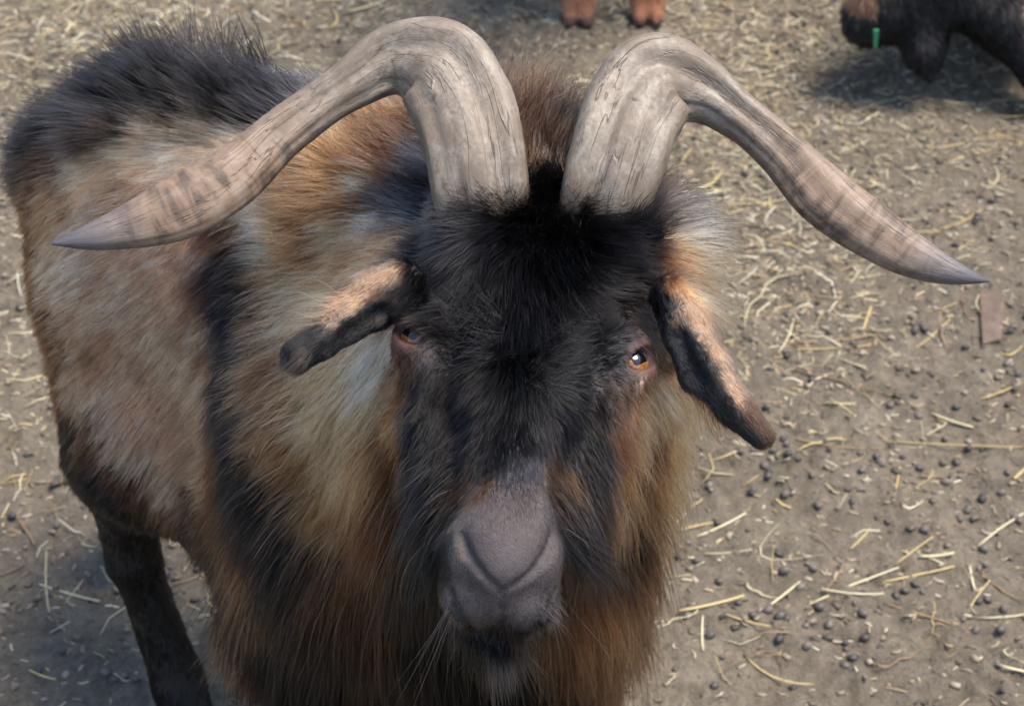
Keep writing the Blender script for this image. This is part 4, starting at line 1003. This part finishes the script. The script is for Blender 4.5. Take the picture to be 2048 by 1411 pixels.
for x0, y0, x1, y1, w in NAMED:
    a, b = on_ground(x0, y0), on_ground(x1, y1); L = np.linalg.norm(b - a)
    o = lay(stalk_mesh(L, w * .0008, rs.uniform(-.12, .12), rs.uniform(0, .003), rs.uniform(-.08, .08), rs), a, b)
    straw_tag(o, L); count += 1
MS = [stalk_mesh(1.0, w, bd, 0, kk, rs) for w, bd, kk in ((.0011, .05, .0), (.0014, -.08, .05), (.0009, .12, -.1), (.0018, .03, .02), (.0012, -.2, .12), (.0010, .25, 0))]
while count < 285:
    x, y = rs.uniform(-.9, 1.0), rs.uniform(.15, 1.9)
    if y < 1.05 and rs.random() < .45: continue
    L = min(.022 + rs.expovariate(1 / .035), .16); a_ = rs.gauss(0, .6) if rs.random() < .6 else rs.uniform(0, 3.14)
    d = V(math.cos(a_), math.sin(a_), 0) * L / 2; p = V(x, y, 0)
    a, b = p - d, p + d; a[2], b[2] = float(height(a[0], a[1])) + .001, float(height(b[0], b[1])) + .001
    o = lay(rs.choice(MS), a, b, sc=L)
    straw_tag(o, L); count += 1

def bits(name, n, pick, Lr, wr, tints, label):
    r = np.random.default_rng(len(name)); vs, fs, tc_ = [], [], []
    P = pick(r, n)
    L = r.uniform(*Lr, n); w = r.uniform(*wr, n); a = np.where(r.random(n) < .5, r.normal(0, .5, n), r.uniform(0, 6.28, n)); til = r.normal(0, .18, n)
    c = np.stack([P[:, 0], P[:, 1], height(P[:, 0], P[:, 1]) + w * .4 + np.abs(til) * L * .2], 1)
    dx = np.stack([np.cos(a) * np.cos(til), np.sin(a) * np.cos(til), np.sin(til)], 1); dy = np.stack([-np.sin(a), np.cos(a), 0 * a], 1); dz = np.cross(dx, dy)
    bow = r.normal(0, .12, n) * L
    ring = []
    for s_ in (-.5, 0, .5):
        for u_, v_ in ((-1, -.4), (1, -.4), (.6, .5), (-.6, .5)):
            ring.append(c + dx * (s_ * L)[:, None] + dy * (u_ * w + (s_ == 0) * bow)[:, None] + dz * (v_ * w)[:, None])
    vs = np.stack(ring, 1).reshape(-1, 3)
    f = []
    for q in range(2):
        for k_ in range(4): f.append((q * 4 + k_, q * 4 + (k_ + 1) % 4, q * 4 + 4 + (k_ + 1) % 4, q * 4 + 4 + k_))
    f += [(3, 2, 1, 0), (8, 9, 10, 11)]
    F_ = (np.array(f)[None] + (np.arange(n) * 12)[:, None, None]).reshape(-1, 4)
    o = mesh_obj(name, vs, F_, M_CHAFF, smooth=False)
    tt = np.array(tints)[r.integers(0, len(tints), n)] * r.uniform(.6, 1.2, (n, 1))
    A = o.data.color_attributes.new('tint', 'FLOAT_COLOR', 'POINT')
    A.data.foreach_set('color', np.concatenate([np.repeat(tt, 12, 0), np.ones((n * 12, 1))], 1).astype(np.float32).ravel())
    return tag(o, label, 'straw', kind='stuff')
def patchy(r, n, least=.1):
    out = np.zeros((0, 2))
    while len(out) < n:
        p = np.stack([r.uniform(-1.25, 1.25, n), r.uniform(-.4, 2.28, n)], 1)
        wgt = np.clip((vnoise(p[:, 0], p[:, 1], 3.1, 31) - .32) * 2.2, least, 1) * np.clip(.45 + (p[:, 1] - .5) * .55, .35, 1)
        out = np.concatenate([out, p[r.random(n) < wgt]])
    return out[:n]
bits('straw_litter', 10000, patchy, (.010, .05), (.0004, .0011), [(.50, .42, .22), (.58, .52, .32), (.36, .27, .13), (.64, .61, .46), (.27, .19, .11)], 'fine broken straw scattered thinly over the bare earth')
bits('chaff', 42000, lambda r, n: patchy(r, n, .45), (.003, .013), (.0004, .0016), [(.33, .27, .17), (.38, .32, .21), (.20, .15, .10), (.30, .24, .14), (.42, .37, .28), (.09, .07, .05), (.14, .11, .08)], 'tiny crumbs of chaff and bark trodden into the earth')

bits('earth_crumbs', 9000, lambda r, n: patchy(r, n, .8), (.004, .012), (.0012, .0042), [(.17, .14, .10), (.10, .082, .06), (.23, .19, .14), (.06, .05, .037)], 'loose crumbs of trodden earth scattered over the yard')['category'] = 'earth'

t = NT('dropping'); oi = t.n('ShaderNodeObjectInfo')
t.l(t.ramp(oi.outputs['Random'], [(0, (.03, .027, .027)), (.5, (.065, .056, .05)), (1, (.12, .10, .083))]), t.b.inputs['Base Color'])
t.b.inputs['Roughness'].default_value = .55; oc = t.n('ShaderNodeTexCoord').outputs['Object']; t.l(t.bump(t.noise(350, 3, .6, oc), .5, .001), t.b.inputs['Normal'])
M_DROP = t.m
def pellet(seed):
    vs, fs = [], []; n1, n2 = 6, 9
    for i in range(n1 + 1):
        ph = math.pi * i / n1
        for j in range(n2):
            a = 2 * math.pi * j / n2; v = Vector((math.sin(ph) * math.cos(a), math.sin(ph) * math.sin(a), math.cos(ph)))
            k_ = 1 + .16 * mn.noise(v * 1.6 + Vector((seed, 0, 0))); vs.append((v.x * .0074 * k_, v.y * .0055 * k_, v.z * .0050 * k_))
    fs = [(i * n2 + j, (i + 1) * n2 + j, (i + 1) * n2 + (j + 1) % n2, i * n2 + (j + 1) % n2) for i in range(n1) for j in range(n2)]
    m = bpy.data.meshes.new('dropping'); m.from_pydata(vs, [], fs); m.polygons.foreach_set('use_smooth', np.ones(len(fs), bool)); m.materials.append(M_DROP); m.update(); return m
PM = [pellet(k_ * 3.7) for k_ in range(6)]
cl = [(1900, 1190, 90), (1990, 1120, 90), (1680, 1270, 60), (1400, 960, 70), (1560, 960, 60), (1550, 1230, 50), (1640, 1130, 50), (1980, 760, 60), (1880, 900, 70), (1500, 830, 40), (1720, 1330, 80), (1850, 700, 60), (2000, 650, 70), (1960, 1000, 60), (1380, 1090, 40), (1560, 880, 30), (1700, 800, 80), (1350, 970, 30)]
DP = []
for cx_, cy_, sp_ in cl:
    for _ in range(rs.randint(2, 5)): DP.append((rs.gauss(cx_, sp_ * .6), rs.gauss(cy_, sp_ * .45)))
for _ in range(60): DP.append((rs.uniform(1330, 2040), rs.uniform(250, 1400)))
for _ in range(14): DP.append((rs.uniform(0, 420), rs.uniform(900, 1400)))
for x_, y_ in DP:
    p = on_ground(x_, y_); o = bpy.data.objects.new('dropping', rs.choice(PM)); col.objects.link(o); s_ = rs.uniform(.5, 1.0)
    o.location = (p[0], p[1], p[2] + rs.uniform(.0008, .0034) * s_); o.rotation_euler = (rs.gauss(0, .3), rs.gauss(0, .3), rs.uniform(0, 6.3)); o.scale = (s_,) * 3
    tag(o, 'small dark rounded dropping lying on the bare earth', 'dropping', 'droppings scattered over the yard')

# a flat strip of bark
t = NT('bark'); oc = t.n('ShaderNodeTexCoord').outputs['Object']; t.l(t.ramp(t.noise(90, 5, .6, oc), [(.3, (.075, .05, .036)), (.7, (.14, .10, .075))]), t.b.inputs['Base Color']); t.b.inputs['Roughness'].default_value = .8
qa = [on_ground(*p) for p in ((1957, 588), (2008, 600), (2000, 684), (1964, 694))]
vs = [q + V(0, 0, .006) for q in qa] + [q + V(0, 0, .0005) for q in qa]
tag(mesh_obj('bark_strip', vs, [(3, 2, 1, 0), (4, 5, 6, 7), (0, 1, 5, 4), (1, 2, 6, 5), (2, 3, 7, 6), (3, 0, 4, 7)], t.m, smooth=False), 'flat reddish brown strip of bark lying on the earth', 'bark')
#STAGE4
# ------------------------------------------------------------------ the other goats of the herd
def other_goat(name, prims, lo, hi, step, hue, flow, label, dens, loc):
    root = bpy.data.objects.new(name, None); col.objects.link(root); root.location = loc
    tag(root, label, 'goat', 'other goats behind'); bpy.context.view_layer.update()
    X_, Y_, Z_ = (np.arange(a, b, step) for a, b in zip(lo, hi))
    v, q = surface(field(prims, X_, Y_, Z_), X_, Y_, Z_)
    o = mesh_obj('body', v, q, M_HIDE, root)
    n_ = np.zeros(len(v) * 3, np.float32); o.data.vertices.foreach_get('normal', n_); n_ = n_.reshape(-1, 3)
    hu, ln = hue(v)
    A = o.data.color_attributes.new('coat', 'FLOAT_COLOR', 'POINT'); A.data.foreach_set('color', np.concatenate([hu * .8, np.ones((len(v), 1))], 1).astype(np.float32).ravel())
    r = np.random.default_rng(len(name))
    p, n, vi = roots_on(v, q, n_, lambda i, c, nn: dens * np.ones(len(i)), r)
    hu, ln = hue(p); val = np.zeros((len(p), 6)); val[:, 0] = ln; val[:, 1] = .25; val[:, 2] = 1
    k_ = 6; P_ = strands(p, n, val, flow(p), k_, r, droop=.25, clump=.4, per=14)
    c = np.repeat((hu * np.exp(r.normal(size=(len(p), 1)) * .3))[:, None], k_, 1)
    rd = .0006 * np.ones((len(p), 1)) * np.array([1, .95, .85, .7, .5, .1])[None]
    hair_object('coat', P_, rd, np.clip(c, .003, .7), root, M_FUR)
    return root

# grazing goat, seen from the side with its muzzle down
D2 = 2.52
q = lambda x, y, d=0: at(x, y, D2 + d)
g2 = [rc(q(1714, 50), q(1762, 22), .020, .036, .02), rc(q(1760, 20), q(1850, -50), .040, .058, .04), rc(q(1735, 62), q(1840, 10), .022, .034, .02),
      rc(q(1850, -50), q(2010, -130, .05), .060, .085, .05), rc(q(2010, -130, .05), q(2130, -200, .08), .10, .14, .06),
      rc(q(1880, -5), q(2000, 40), .030, .038, .04), rc(q(2000, 40), q(2085, 150), .036, .028, .03), rc(q(2060, 10, .05), q(2100, -160, .05), .055, .11, .05),
      rc(q(1690, 14), q(1735, -8), .008, .014, .006), rc(q(1842, 30), q(1848, 105), .038, .030, .02), rc(q(1848, 105), q(1860, 160), .028, .008, .01)]
pb = q(2130, -200, .08); g2 += [el(pb + V(.28, .05, -.02), np.eye(3), (.36, .15, .17), .08)]
foot = on_ground(2105, 235); g2 += [rc(q(2085, 150), foot + V(0, 0, .03), .024, .022, .02)]
for dx, dy in ((.12, .16), (.55, -.02), (.58, .15)):
    f_ = V(pb[0] + dx, pb[1] + dy, 0); f_[2] = float(height(f_[0], f_[1])); g2 += [rc((f_[0], f_[1], pb[2] - .12), f_ + V(0, 0, .02), .055, .024, .04)]
chin = q(1848, 40)
def hue2(p):
    pr = p - CAM; dp = -(pr @ CB); px = 1024 + FPX * (pr @ CR) / dp
    top = (p[:, 2] > q(1740, 6)[2]) & (p[:, 0] < q(1742, 0)[0])
    dark = (p[:, 0] < q(2035, 0)[0]) | (p[:, 2] < q(2060, 60)[2])
    h = np.where(dark[:, None], np.array(HUE['K'])[None], np.array((.36, .19, .11))[None]); h = np.where(top[:, None], np.array((.12, .06, .035))[None], h)
    b = np.exp(-((p - chin) ** 2).sum(1) / .035 ** 2)
    return h, 1.2 + 2.5 * b
lo = np.minimum(q(1660, 120), foot) - V(.06, .25, .05); hi = pb + V(.72, .32, .3); lo[2] = .0
other_goat('grazing_goat', g2, lo, hi, .008, hue2, lambda p: np.tile(V(.4, 0, -.9), (len(p), 1)), 'dark grazing goat with black beard lowering its muzzle to the earth', 14, (float(pb[0]), float(pb[1]), 0))
blade = at(1750, 78, 2.46)
t = NT('grass_blade'); t.b.inputs['Base Color'].default_value = (.03, .22, .10, 1); t.b.inputs['Roughness'].default_value = .5
bv = [blade + CR * x_ + V(0, y_, z_) for x_, y_, z_ in ((-.004, 0, .014), (.004, 0, .014), (.006, .002, -.016), (0.001, .002, -.018), (-.004, .003, .014), (.004, .003, .014), (.006, .005, -.016), (.001, .005, -.018))]
tag(mesh_obj('leaf_scrap', bv, [(0, 3, 2, 1), (4, 5, 6, 7), (0, 1, 5, 4), (1, 2, 6, 5), (2, 3, 7, 6), (3, 0, 4, 7)], t.m, smooth=False), 'bright green scrap of leaf in the mouth of the grazing goat', 'leaf')

# reddish goat, its forelegs just in view
fa, fb = on_ground(1155, 46), on_ground(1293, 42)
g3 = []
for f_ in (fa, fb):
    for dx in (-.014, .014): g3 += [rc(f_ + V(dx, -.022, .012), f_ + V(dx * .8, .012, .042), .0125, .018, .006)]
    g3 += [rc(f_ + V(0, .014, .05), f_ + V(0, .03, .16), .024, .022, .02), rc(f_ + V(0, .03, .16), f_ + V(0, .03, .24), .022, .03, .02), rc(f_ + V(0, .03, .24), f_ + V(0, .07, .44), .027, .06, .04)]
cg = (fa + fb) / 2 + V(0, .32, .5)
g3 += [el(cg, np.eye(3), (.15, .36, .18), .08), rc(cg + V(0, -.26, .04), cg + V(0, -.42, .30), .11, .07, .06), rc(cg + V(0, -.42, .32), cg + V(0, -.60, .22), .065, .032, .04)]
for dx in (-.09, .09):
    g3 += [rc(cg + V(dx, .25, -.02), cg + V(dx, .24, -.2), .09, .045, .05), rc(cg + V(dx, .24, -.2), cg + V(dx, .33, -.28), .04, .026, .02), rc(cg + V(dx, .33, -.28), cg + V(dx, .28, -.47), .024, .022, .02)]
other_goat('reddish_goat', g3, np.minimum(fa, fb) - V(.2, .32, .03), cg + V(.26, .45, .42), .008, lambda p: (np.where((p[:, 2] < .022)[:, None], np.array((.10, .05, .035)), np.array((.33, .135, .065))), np.where(p[:, 2] < .03, .12, 1.0)),
           lambda p: np.tile(V(0, .2, -1), (len(p), 1)), 'reddish brown goat whose split forehooves stand on straw', 10, (float(cg[0]), float(cg[1]), 0))
